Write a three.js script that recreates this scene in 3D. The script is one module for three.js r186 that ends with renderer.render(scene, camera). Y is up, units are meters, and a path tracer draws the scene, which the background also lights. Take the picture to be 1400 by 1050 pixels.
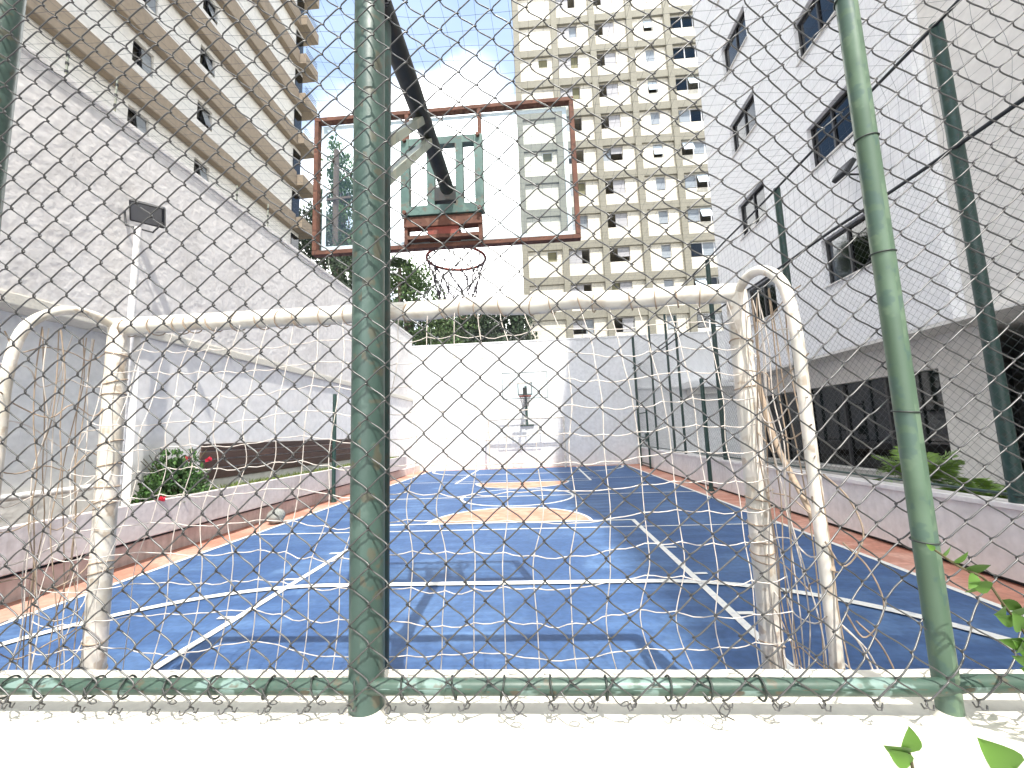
import * as THREE from 'three';
import { mergeGeometries } from 'three/addons/utils/BufferGeometryUtils.js';
import { RoundedBoxGeometry } from 'three/addons/geometries/RoundedBoxGeometry.js';

// ---------------------------------------------------------------- camera, sky, sun, exposure
// World: x right, y up, the court's long axis runs to -z. A helper coordinate d (metres ahead) is -z.
const scene = new THREE.Scene();
const camera = new THREE.PerspectiveCamera(85.2, 4 / 3, 0.05, 600);
camera.position.set(0, 1.424, 0);
camera.rotation.order = 'YXZ';
camera.rotation.set(0.1174, 0.062, -0.0361);

const EXPOSURE = 3.3;
const sunDir = new THREE.Vector3(0.17, 1, 0.565).normalize();
const sun = new THREE.DirectionalLight(new THREE.Color(1.0, 0.955, 0.88), 2.2);
sun.position.copy(sunDir).multiplyScalar(90);
sun.castShadow = true;
sun.shadow.mapSize.set(4096, 4096);
Object.assign(sun.shadow.camera, { left: -45, right: 45, top: 45, bottom: -45, near: 1, far: 220 });
scene.add(sun); scene.add(sun.target);

function hash2(ix, iy, s) {
  let h = Math.imul(ix, 374761393) ^ Math.imul(iy, 668265263) ^ Math.imul(s + 1, 1442695041);
  h = Math.imul(h ^ (h >>> 13), 1274126177); h ^= h >>> 16;
  return (h >>> 0) / 4294967296;
}
function vnoise(x, y, s = 0, per = 0) {
  let ix = Math.floor(x), iy = Math.floor(y); const fx = x - ix, fy = y - iy;
  const w = v => per ? ((v % per) + per) % per : v;
  const u = fx * fx * (3 - 2 * fx), v = fy * fy * (3 - 2 * fy);
  const a = hash2(w(ix), w(iy), s), b = hash2(w(ix + 1), w(iy), s), c = hash2(w(ix), w(iy + 1), s), d = hash2(w(ix + 1), w(iy + 1), s);
  return a + (b - a) * u + (c - a) * v + (a - b - c + d) * u * v;
}
function fbm(x, y, oct = 5, s = 0, per = 0) {
  let t = 0, a = 0.5, n = 0, f = 1;
  for (let i = 0; i < oct; i++) { t += a * vnoise(x * f, y * f, s + i * 7, per * f); n += a; a *= 0.5; f *= 2; }
  return t / n;
}
const sstep = (a, b, x) => { const t = Math.min(1, Math.max(0, (x - a) / (b - a))); return t * t * (3 - 2 * t); };

{ // one daylight sky: blue air, scattered white cumulus, the same all round
  const W = 1280, H = 640, data = new Float32Array(W * H * 4);
  const BR = 1.0;
  for (let j = 0; j < H; j++) {
    const th = ((j + 0.5) / H - 0.5) * Math.PI, sy = Math.sin(th), cy = Math.cos(th);
    for (let i = 0; i < W; i++) {
      const ph = ((i + 0.5) / W - 0.5) * 2 * Math.PI;
      const x = Math.cos(ph) * cy, z = Math.sin(ph) * cy, o = (j * W + i) * 4;
      const e = Math.max(0, sy), k = Math.pow(1 - e, 4);
      let r = 0.035 + 1.0 * k, g = 0.108 + 0.95 * k, b = 0.235 + 0.85 * k;
      if (sy > -0.02) {
        const q = 1 / (e + 0.22), px = x * q * 1.5 + 3, pz = z * q * 1.5 + 11.5;
        const wx = px + 0.7 * fbm(px * 1.3, pz * 1.3, 3, 51), wz = pz + 0.7 * fbm(px * 1.3 + 5, pz * 1.3, 3, 61);
        const n = fbm(wx, wz, 6, 3);
        const c = Math.pow(sstep(0.43, 0.66, n), 1.3), wisp = 0.08 * sstep(0.35, 0.7, fbm(wx * 0.6 + 9, wz * 1.7, 5, 23));
        const a = Math.min(1, c + wisp * (1 - c));
        const lum = 2.2 - 0.5 * sstep(0.7, 0.95, n);
        r += (lum - r) * a; g += (lum * 0.99 - g) * a; b += (lum * 0.96 - b) * a;
      } else { r = 0.42; g = 0.42; b = 0.42; }
      data[o] = r * BR; data[o + 1] = g * BR; data[o + 2] = b * BR; data[o + 3] = 1;
    }
  }
  const t = new THREE.DataTexture(data, W, H, THREE.RGBAFormat, THREE.FloatType);
  t.mapping = THREE.EquirectangularReflectionMapping; t.magFilter = THREE.LinearFilter; t.minFilter = THREE.LinearFilter; t.needsUpdate = true;
  scene.background = t; scene.environment = t;
}

// ---------------------------------------------------------------- helpers
let seed = 12345;
const rnd = () => { seed = (seed + 0x6D2B79F5) | 0; let t = Math.imul(seed ^ (seed >>> 15), 1 | seed); t = (t + Math.imul(t ^ (t >>> 7), 61 | t)) ^ t; return ((t ^ (t >>> 14)) >>> 0) / 4294967296; };
const rr = (a, b) => a + (b - a) * rnd();
const V = (x, y, d) => new THREE.Vector3(x, y, -d);
const taken = new Map();
function numbered(n) { const k = taken.get(n) || 0; taken.set(n, k + 1); return k ? n + '_' + String(k).padStart(3, '0') : n; }
function thing(name, label, category, base = V(0, 0, 0), group) {
  const o = new THREE.Group(); o.name = numbered(name); o.position.copy(base); o.userData = { label, category };
  if (group) o.userData.group = group;
  scene.add(o); return o;
}
function setting(name, label, base = V(0, 0, 0)) { const o = new THREE.Group(); o.name = name; o.position.copy(base); o.userData = { kind: 'structure', label }; scene.add(o); return o; }
const _p = new THREE.Vector3();
function part(name, geo, mat, parent, extra) {       // geo in world coordinates
  if (Array.isArray(geo)) geo = merge(geo);
  let off = new THREE.Vector3(), q = parent; while (q && q !== scene) { off.add(q.position); q = q.parent; }
  geo.translate(-off.x, -off.y, -off.z);
  const m = new THREE.Mesh(geo, mat); m.name = name; m.castShadow = m.receiveShadow = true; if (extra) Object.assign(m.userData, extra);
  parent.add(m); return m;
}
function solo(name, geo, mat, label, category, group, kind) {
  if (Array.isArray(geo)) geo = merge(geo);
  geo.computeBoundingBox(); const b = geo.boundingBox; const c = new THREE.Vector3((b.min.x + b.max.x) / 2, b.min.y, (b.min.z + b.max.z) / 2);
  geo.translate(-c.x, -c.y, -c.z); const m = new THREE.Mesh(geo, mat); m.position.copy(c); m.name = numbered(name); m.castShadow = m.receiveShadow = true;
  m.userData = { label, category }; if (group) m.userData.group = group; if (kind) { m.userData.kind = kind; }
  scene.add(m); return m;
}
function merge(list) {
  const out = list.map(g => { let h = g.index ? g.toNonIndexed() : g; for (const k of Object.keys(h.attributes)) if (!['position', 'normal', 'uv'].includes(k)) h.deleteAttribute(k); return h; });
  return mergeGeometries(out);
}
function uvm(geo) {                                   // uv in metres, projected along the main axis of each face
  if (geo.index) geo = geo.toNonIndexed();
  const p = geo.attributes.position, n = geo.attributes.normal, uv = new Float32Array(p.count * 2);
  for (let i = 0; i < p.count; i++) {
    const ax = Math.abs(n.getX(i)), ay = Math.abs(n.getY(i)), az = Math.abs(n.getZ(i));
    let u, v; if (ay >= ax && ay >= az) { u = p.getX(i); v = p.getZ(i); } else if (ax >= az) { u = p.getZ(i); v = p.getY(i); } else { u = p.getX(i); v = p.getY(i); }
    uv[2 * i] = u; uv[2 * i + 1] = v;
  }
  geo.setAttribute('uv', new THREE.BufferAttribute(uv, 2)); return geo;
}
function box(x0, x1, y0, y1, d0, d1, bev = 0) {
  const w = Math.abs(x1 - x0), h = Math.abs(y1 - y0), l = Math.abs(d1 - d0);
  const g = bev ? new RoundedBoxGeometry(w, h, l, 2, Math.min(bev, w * 0.45, h * 0.45, l * 0.45)) : new THREE.BoxGeometry(w, h, l);
  g.translate((x0 + x1) / 2, (y0 + y1) / 2, -(d0 + d1) / 2); return uvm(g);
}
const UP = new THREE.Vector3(0, 1, 0);
function cyl(a, b, r0, r1 = r0, seg = 14, caps = true) {
  const dv = b.clone().sub(a), L = dv.length();
  const g = new THREE.CylinderGeometry(r1, r0, L, seg, 1, !caps); g.translate(0, L / 2, 0);
  const u = g.attributes.uv; for (let i = 0; i < u.count; i++) u.setXY(i, u.getX(i) * 6.283 * r0, u.getY(i) * L);
  g.applyQuaternion(new THREE.Quaternion().setFromUnitVectors(UP, dv.normalize())); g.translate(a.x, a.y, a.z); return g.toNonIndexed();
}
function bar(a, b, w, h) {                            // rectangular bar between two points
  const dv = b.clone().sub(a), L = dv.length(), g = new THREE.BoxGeometry(w, h, L);
  const m = new THREE.Matrix4().lookAt(a, b, Math.abs(dv.y) > 0.95 * L ? new THREE.Vector3(0, 0, 1) : UP); g.applyMatrix4(m);
  g.translate((a.x + b.x) / 2, (a.y + b.y) / 2, (a.z + b.z) / 2); return uvm(g);
}
// sweep a round section along points, parallel transport; r number or function(i)
function sweep(pts, r, sides = 6, caps = true) {
  const n = pts.length, pos = new Float32Array(n * sides * 3), nor = new Float32Array(n * sides * 3), uv = new Float32Array(n * sides * 2), idx = [];
  const T = new THREE.Vector3(), N = new THREE.Vector3(), B = new THREE.Vector3(), prev = new THREE.Vector3(); let len = 0;
  for (let i = 0; i < n; i++) {
    T.copy(pts[Math.min(n - 1, i + 1)]).sub(pts[Math.max(0, i - 1)]).normalize();
    if (i === 0) { N.set(0, 0, 1); if (Math.abs(T.z) > 0.9) N.set(0, 1, 0); } else len += pts[i].distanceTo(pts[i - 1]);
    N.addScaledVector(T, -N.dot(T)).normalize(); B.crossVectors(T, N);
    const rad = typeof r === 'function' ? r(i) : r;
    for (let k = 0; k < sides; k++) {
      const a = k / sides * 6.28319, c = Math.cos(a), s = Math.sin(a), o = (i * sides + k) * 3;
      const nx = N.x * c + B.x * s, ny = N.y * c + B.y * s, nz = N.z * c + B.z * s;
      nor[o] = nx; nor[o + 1] = ny; nor[o + 2] = nz;
      pos[o] = pts[i].x + nx * rad; pos[o + 1] = pts[i].y + ny * rad; pos[o + 2] = pts[i].z + nz * rad;
      uv[(i * sides + k) * 2] = k / sides * 6.28 * rad; uv[(i * sides + k) * 2 + 1] = len;
      if (i) { const k2 = (k + 1) % sides, a0 = (i - 1) * sides + k, a1 = (i - 1) * sides + k2, b0 = i * sides + k, b1 = i * sides + k2; idx.push(a0, a1, b0, a1, b1, b0); }
    }
  }
  if (caps) for (let k = 1; k < sides - 1; k++) { idx.push(0, k + 1, k); const o = (n - 1) * sides; idx.push(o, o + k, o + k + 1); }
  const g = new THREE.BufferGeometry(); g.setAttribute('position', new THREE.BufferAttribute(pos, 3)); g.setAttribute('normal', new THREE.BufferAttribute(nor, 3)); g.setAttribute('uv', new THREE.BufferAttribute(uv, 2)); g.setIndex(idx); return g;
}
function curve(pts, n) { return new THREE.CatmullRomCurve3(pts, false, 'centripetal').getPoints(n); }
function ring(c, axis, R, r, seg = 20, sides = 6) { const g = new THREE.TorusGeometry(R, r, sides, seg); g.applyQuaternion(new THREE.Quaternion().setFromUnitVectors(new THREE.Vector3(0, 0, 1), axis)); g.translate(c.x, c.y, c.z); return g.toNonIndexed(); }
// vertical walls with rectangular openings
function shapeHoles(u0, u1, v0, v1, holes) {
  const s = new THREE.Shape(); s.moveTo(u0, v0); s.lineTo(u1, v0); s.lineTo(u1, v1); s.lineTo(u0, v1); s.closePath();
  for (const [a, b, c, d] of holes) { const h = new THREE.Path(); h.moveTo(a, c); h.lineTo(a, d); h.lineTo(b, d); h.lineTo(b, c); h.closePath(); s.holes.push(h); } return s;
}
function wallX(x0, x1, d0, d1, y0, y1, holes = []) {  // wall running along d; holes [d0,d1,y0,y1]
  const g = new THREE.ExtrudeGeometry(shapeHoles(-d1, -d0, y0, y1, holes.map(h => [-h[1], -h[0], h[2], h[3]])), { depth: x1 - x0, bevelEnabled: false });
  const p = g.attributes.position;
  for (let i = 0; i < p.count; i++) { const x = p.getX(i), y = p.getY(i), z = p.getZ(i); p.setXYZ(i, x0 + z, y, x); }
  const a = p.array; for (let t = 0; t < p.count; t += 3) for (let k = 0; k < 3; k++) { const i = (t + 1) * 3 + k, j = (t + 2) * 3 + k, q = a[i]; a[i] = a[j]; a[j] = q; }
  g.computeVertexNormals(); return uvm(g);
}
function wallZ(d0, d1, x0, x1, y0, y1, holes = []) {
  const g = new THREE.ExtrudeGeometry(shapeHoles(x0, x1, y0, y1, holes), { depth: d1 - d0, bevelEnabled: false }); g.translate(0, 0, -d1); g.computeVertexNormals(); return uvm(g);
}

// ---------------------------------------------------------------- textures and materials (colour, grain, wear only)
function tex(size, metres, fn, srgb = true) {
  const data = new Uint8Array(size * size * 4);
  for (let j = 0; j < size; j++) for (let i = 0; i < size; i++) { const c = fn(i / size, j / size), o = (j * size + i) * 4; data[o] = 255 * Math.min(1, Math.max(0, c[0])); data[o + 1] = 255 * Math.min(1, Math.max(0, c[1])); data[o + 2] = 255 * Math.min(1, Math.max(0, c[2])); data[o + 3] = 255; }
  const t = new THREE.DataTexture(data, size, size); t.wrapS = t.wrapT = THREE.RepeatWrapping; t.magFilter = THREE.LinearFilter; t.minFilter = THREE.LinearMipmapLinearFilter; t.generateMipmaps = true;
  t.repeat.set(1 / metres, 1 / metres); if (srgb) t.colorSpace = THREE.SRGBColorSpace; t.needsUpdate = true; return t;
}
const enc = v => v <= 0.0031308 ? v * 12.92 : 1.055 * Math.pow(v, 1 / 2.4) - 0.055;
const lin = (r, g, b, m = 1) => [enc(r * m), enc(g * m), enc(b * m)];
const mixc = (a, b, t) => [a[0] + (b[0] - a[0]) * t, a[1] + (b[1] - a[1]) * t, a[2] + (b[2] - a[2]) * t];
function std(o) { return new THREE.MeshStandardMaterial({ roughness: 0.85, metalness: 0, ...o }); }
const col = (r, g, b) => new THREE.Color().setRGB(r, g, b);

const grainMap = tex(512, 1, (u, v) => { const h = fbm(u * 44, v * 44, 4, 5, 44); return [h, h, h]; }, false);
// rough sprayed plaster: grain and drip stains
function plaster(base, stain, metres, { pits = 0, pitScale = 60, grain = 0.06, stainAmt = 0.25, bump = 0.004, s = 0, streak = 1, size = 512 } = {}) {
  const map = tex(size, metres, (u, v) => {
    const g = fbm(u * 48, v * 48, 3, s, 48) - 0.5, c = fbm(u * 5, v * 5, 5, s + 40, 5), st = fbm(u * 40, v * 2, 4, s + 80, 2) * streak;
    const k = sstep(0.5, 0.8, c * 0.6 + st * 0.45) * stainAmt;
    let m = mixc(base, stain, k); if (pits) { const q = fbm(u * pitScale, v * pitScale, 2, s + 90, pitScale), w = fbm(u * 4, v * 4, 3, s + 95, 4); m = mixc(m, [0.1, 0.085, 0.06], 0.9 * sstep(0.7 - pits * w, 0.78 - pits * w, q)); } return lin(...m, 1 + g * grain * 4);
  });
  const bm = grainMap.clone(); bm.repeat.set(1 / metres, 1 / metres); bm.needsUpdate = true;
  return std({ map, bumpMap: bm, bumpScale: bump, roughness: 0.92 });
}
const M = {};
M.farWhite = plaster([0.8, 0.8, 0.8], [0.6, 0.58, 0.54], 4, { stainAmt: 0.22, bump: 0.002, s: 1 });
M.leftUpper = plaster([0.77, 0.745, 0.72], [0.5, 0.47, 0.44], 3, { stainAmt: 0.5, bump: 0.009, s: 2, streak: 0.8, grain: 0.05 });
M.leftLower = plaster([0.82, 0.805, 0.785], [0.6, 0.6, 0.62], 4, { stainAmt: 0.2, bump: 0.003, s: 3 });
M.leftNear = plaster([0.75, 0.75, 0.73], [0.55, 0.54, 0.52], 3, { stainAmt: 0.3, bump: 0.007, s: 4 });
M.ledgeTop = plaster([0.66, 0.63, 0.55], [0.24, 0.18, 0.1], 1.1, { stainAmt: 0.85, bump: 0.002, s: 5, streak: 0.45, size: 1024 });
M.ledgeRough = plaster([0.66, 0.65, 0.63], [0.32, 0.25, 0.16], 0.9, { stainAmt: 0.6, bump: 0.02, s: 6, streak: 0.6, grain: 0.1, pits: 0.012, pitScale: 330, size: 1024 });
M.planter = plaster([0.66, 0.6, 0.575], [0.42, 0.36, 0.33], 2.2, { stainAmt: 0.6, bump: 0.004, s: 7, streak: 1.15 });
M.rightLow = plaster([0.74, 0.71, 0.7], [0.56, 0.52, 0.5], 2.6, { stainAmt: 0.45, bump: 0.003, s: 8, streak: 1.1 });
M.cream = plaster([0.7, 0.66, 0.56], [0.5, 0.46, 0.38], 5, { stainAmt: 0.3, bump: 0.003, s: 9 });
M.concrete = plaster([0.24, 0.228, 0.185], [0.155, 0.147, 0.12], 3.5, { stainAmt: 0.55, bump: 0.004, s: 10 });
M.bandBrown = plaster([0.27, 0.22, 0.165], [0.18, 0.15, 0.115], 5, { stainAmt: 0.5, bump: 0.004, s: 11 });
M.aptWhite = plaster([0.8, 0.78, 0.73], [0.6, 0.58, 0.53], 5, { stainAmt: 0.3, bump: 0.003, s: 12 });
M.rightGrey = plaster([0.7, 0.68, 0.65], [0.56, 0.54, 0.51], 5, { stainAmt: 0.3, bump: 0.003, s: 13 });
M.ground = plaster([0.3, 0.29, 0.27], [0.2, 0.19, 0.18], 4, { stainAmt: 0.5, bump: 0.003, s: 15, streak: 0.8 });
// small glazed facade tiles, 10 cm: too small to pick apart at this distance
{
  const n = 16, tone = []; for (let i = 0; i < n * n; i++) tone.push(rr(-0.035, 0.035));
  M.tiles = std({
    map: tex(512, 1.6, (u, v) => { const a = u * n, b = v * n, fx = a - Math.floor(a), fy = b - Math.floor(b); const j = (fx < 0.05 || fy < 0.05) ? 0.82 : 1; const t = tone[Math.floor(a) + n * Math.floor(b)]; return lin(0.79, 0.79, 0.8, j * (1 + t)); }),
    bumpMap: tex(512, 1.6, (u, v) => { const a = u * n, b = v * n, fx = a - Math.floor(a), fy = b - Math.floor(b); const h = (fx < 0.06 || fy < 0.06) ? 0.2 : 0.8; return [h, h, h]; }, false), bumpScale: 0.002, roughness: 0.45
  });
}
// painted court surface: brushed streaks, scuffs
function courtPaint(base, worn, s) {
  return std({
    map: tex(1024, 3.4, (u, v) => {
      const st = fbm(u * 6, v * 60, 4, s, 6), c = fbm(u * 5, v * 5, 5, s + 9, 5), g = fbm(u * 110, v * 110, 2, s + 3, 110) - 0.5, sc = fbm(u * 14 + 3 * c, v * 14, 4, s + 30, 14);
      let m = mixc(base, worn, 0.55 * sstep(0.42, 0.75, c) + 0.3 * sstep(0.5, 0.75, st) + 0.45 * sstep(0.6, 0.76, sc)); return lin(...m, 1 + 0.35 * g + 0.25 * (st - 0.5));
    }), bumpMap: tex(512, 1.2, (u, v) => { const h = fbm(u * 60, v * 60, 3, s + 4, 60); return [h, h, h]; }, false), bumpScale: 0.0015, roughness: 0.72
  });
}
M.blue = courtPaint([0.034, 0.084, 0.205], [0.075, 0.148, 0.29], 21);
M.orange = courtPaint([0.48, 0.215, 0.15], [0.6, 0.36, 0.28], 31);
M.linePaint = std({ map: tex(512, 1.5, (u, v) => { const c = fbm(u * 30, v * 30, 5, 44, 30), k = 0.35 * sstep(0.55, 0.75, c); return lin(...mixc([0.75, 0.74, 0.7], [0.38, 0.42, 0.5], k)); }), roughness: 0.75 });
M.arcPaint = std({ map: tex(256, 1.5, (u, v) => { const c = fbm(u * 12, v * 12, 5, 46, 12); return lin(...mixc([0.54, 0.3, 0.22], [0.45, 0.21, 0.14], sstep(0.3, 0.7, c))); }), roughness: 0.8 });
// painted steel with chips and rust
function paintSteel(base, chip, rust, { s = 0, chipAmt = 0.6, rustAmt = 0.5, rough = 0.42, metres = 0.5 } = {}) {
  return std({
    map: tex(256, metres, (u, v) => {
      const a = fbm(u * 9, v * 9, 5, s, 9), b = fbm(u * 14, v * 14, 5, s + 17, 14), c = fbm(u * 4, v * 4, 4, s + 23, 4);
      let m = mixc(base, [base[0] * 1.35, base[1] * 1.3, base[2] * 1.3], sstep(0.35, 0.7, c));
      m = mixc(m, chip, chipAmt * sstep(0.6, 0.68, a)); m = mixc(m, rust, rustAmt * sstep(0.63, 0.72, b)); return lin(...m);
    }), roughness: rough, bumpMap: tex(256, metres, (u, v) => { const h = fbm(u * 18, v * 18, 4, s + 3, 18); return [h, h, h]; }, false), bumpScale: 0.0006
  });
}
M.greenPost = paintSteel([0.05, 0.09, 0.075], [0.1, 0.155, 0.13], [0.16, 0.09, 0.045], { s: 60, chipAmt: 0.5, rustAmt: 0.35 });
M.greenPale = paintSteel([0.085, 0.14, 0.092], [0.17, 0.24, 0.16], [0.06, 0.11, 0.1], { s: 64, chipAmt: 0.5, rustAmt: 0.6 });
M.greenRail = paintSteel([0.045, 0.082, 0.062], [0.25, 0.36, 0.33], [0.12, 0.07, 0.04], { s: 70, chipAmt: 0.6, rustAmt: 0.5, metres: 0.45 });
M.greenDark = paintSteel([0.018, 0.05, 0.042], [0.04, 0.08, 0.07], [0.05, 0.04, 0.03], { s: 76 });
M.greenFrame = paintSteel([0.065, 0.12, 0.105], [0.12, 0.2, 0.17], [0.14, 0.08, 0.05], { s: 80 });
M.blackArm = paintSteel([0.014, 0.018, 0.018], [0.03, 0.034, 0.034], [0.04, 0.026, 0.02], { s: 84, rough: 0.5 });
M.rust = paintSteel([0.11, 0.045, 0.028], [0.17, 0.085, 0.055], [0.06, 0.025, 0.016], { s: 90, rough: 0.8, chipAmt: 0.8, rustAmt: 0.8, metres: 0.3 });
M.rustRed = paintSteel([0.22, 0.05, 0.035], [0.3, 0.1, 0.07], [0.1, 0.04, 0.025], { s: 94, rough: 0.7 });
M.goalWhite = paintSteel([0.66, 0.63, 0.56], [0.5, 0.43, 0.33], [0.33, 0.21, 0.11], { s: 100, chipAmt: 0.45, rustAmt: 0.5, rough: 0.55, metres: 0.7 });
M.cloth = std({ map: tex(256, 0.5, (u, v) => { const c = fbm(u * 8, v * 8, 5, 111, 8), k = fbm(u * 30, v * 4, 3, 117, 4); return lin(...mixc([0.74, 0.71, 0.64], [0.47, 0.37, 0.27], 0.55 * sstep(0.45, 0.75, c * 0.7 + k * 0.3))); }), roughness: 0.9 });
M.strut = paintSteel([0.24, 0.27, 0.22], [0.4, 0.38, 0.28], [0.17, 0.12, 0.08], { s: 120 });
M.wire = std({ color: col(0.105, 0.105, 0.103), roughness: 0.36, metalness: 0.5 });
M.wireFar = std({ color: col(0.09, 0.1, 0.1), roughness: 0.6, metalness: 0.1 });
M.tie = std({ color: col(0.03, 0.04, 0.035), roughness: 0.5 });
M.cord = std({ color: col(0.66, 0.6, 0.54), roughness: 0.95 });
M.cordBrown = std({ color: col(0.4, 0.31, 0.23), roughness: 0.95 });
M.cordHoop = std({ color: col(0.1, 0.085, 0.1), roughness: 0.95 });
M.netDark = std({ color: col(0.07, 0.08, 0.1), roughness: 0.9 });
M.cable = std({ color: col(0.012, 0.016, 0.018), roughness: 0.5 });
M.whiteMetal = paintSteel([0.7, 0.7, 0.68], [0.6, 0.58, 0.54], [0.4, 0.32, 0.25], { s: 130, rustAmt: 0.25, rough: 0.5 });
M.black = std({ color: col(0.015, 0.016, 0.018), roughness: 0.5 });
M.lampGlass = std({ color: col(0.12, 0.125, 0.14), roughness: 0.15, metalness: 0.4 });
M.glassDark = new THREE.MeshPhysicalMaterial({ color: col(0.25, 0.26, 0.27), transmission: 1, thickness: 0, roughness: 0.03, ior: 1.5 });
M.glassBlue = new THREE.MeshPhysicalMaterial({ color: col(0.52, 0.57, 0.63), transmission: 1, thickness: 0, roughness: 0.05, ior: 1.5 });
M.board = new THREE.MeshPhysicalMaterial({ color: col(0.95, 0.985, 0.99), transmission: 1, thickness: 0, roughness: 0.03, ior: 1.5 });
M.winGlass = std({ color: col(0.3, 0.33, 0.36), roughness: 0.1 });
M.winPale = std({ color: col(0.6, 0.68, 0.74), roughness: 0.12 });
M.shutter = std({ color: col(0.4, 0.395, 0.41), roughness: 0.7, bumpMap: tex(64, 0.35, (u, v) => { const h = (v * 6) % 1; return [h, h, h]; }, false), bumpScale: 0.01 });
M.olive = std({ color: col(0.2, 0.19, 0.11), roughness: 0.8 });
M.whiteFrame = std({ color: col(0.75, 0.76, 0.78), roughness: 0.4 });
M.darkFrame = std({ color: col(0.03, 0.03, 0.032), roughness: 0.4 });
M.soil = std({ map: tex(256, 0.8, (u, v) => lin(0.09, 0.06, 0.04, 0.6 + 0.9 * fbm(u * 24, v * 24, 4, 140, 24))), roughness: 1 });
M.stone = std({ map: tex(256, 0.4, (u, v) => lin(0.27, 0.28, 0.26, 0.65 + 0.7 * fbm(u * 14, v * 14, 5, 145, 14))), roughness: 0.95 });
const wood = [0, 1, 2].map(k => std({ map: tex(256, 1.2, (u, v) => lin(0.085, 0.048, 0.036, (0.7 + 0.15 * k) * (0.55 + 0.9 * fbm(u * 3, v * 60, 4, 150 + k, 3)))), roughness: 0.7 }));
const leafMat = (r, g, b, tr = 0.35) => new THREE.MeshPhysicalMaterial({ color: col(1, 1, 1).setRGB(r, g, b), vertexColors: true, roughness: 0.7, transmission: tr, thickness: 0, side: THREE.DoubleSide });
M.leafTree = leafMat(0.075, 0.14, 0.04, 0.25); M.leafDark = leafMat(0.035, 0.065, 0.03, 0.15); M.leafPale = leafMat(0.1, 0.17, 0.06, 0.25);
M.leafBush = leafMat(0.055, 0.13, 0.03, 0.25); M.leafVine = leafMat(0.1, 0.23, 0.035, 0.3); M.leafFern = leafMat(0.15, 0.27, 0.05, 0.3); M.grass = leafMat(0.2, 0.27, 0.07, 0.3);
M.flower = leafMat(0.62, 0.03, 0.08, 0.3); M.bark = std({ color: col(0.12, 0.09, 0.07), roughness: 0.95 }); M.stem = std({ color: col(0.1, 0.085, 0.04), roughness: 0.8 });

// ---------------------------------------------------------------- ground and court
{
  const g = new THREE.PlaneGeometry(700, 700); g.rotateX(-Math.PI / 2); g.translate(0, -0.03, -40);
  const m = new THREE.Mesh(uvm(g), M.ground); m.name = 'ground'; m.userData = { kind: 'structure', label: 'grey concrete ground around the court and buildings' }; m.receiveShadow = true; scene.add(m);
}
const CX = -0.57, XL = -4.51, XR = 3.38;
function flat(x0, x1, d0, d1, y) { const g = new THREE.PlaneGeometry(x1 - x0, d1 - d0); g.rotateX(-Math.PI / 2); g.translate((x0 + x1) / 2, y, -(d0 + d1) / 2); return uvm(g); }
function arcBand(cx, cd, r0, r1, a0, a1, y, n = 40) {   // angles measured from +x towards +d
  const p = [], nn = [], uv = [], idx = [];
  for (let i = 0; i <= n; i++) { const a = a0 + (a1 - a0) * i / n; for (const r of [r0, r1]) { const x = cx + r * Math.cos(a), d = cd + r * Math.sin(a); p.push(x, y, -d); nn.push(0, 1, 0); uv.push(x, d); } if (i) { const k = 2 * i; idx.push(k - 2, k - 1, k, k - 1, k + 1, k); } }
  const g = new THREE.BufferGeometry(); g.setAttribute('position', new THREE.Float32BufferAttribute(p, 3)); g.setAttribute('normal', new THREE.Float32BufferAttribute(nn, 3)); g.setAttribute('uv', new THREE.Float32BufferAttribute(uv, 2)); g.setIndex(idx); return g.toNonIndexed();
}
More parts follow.
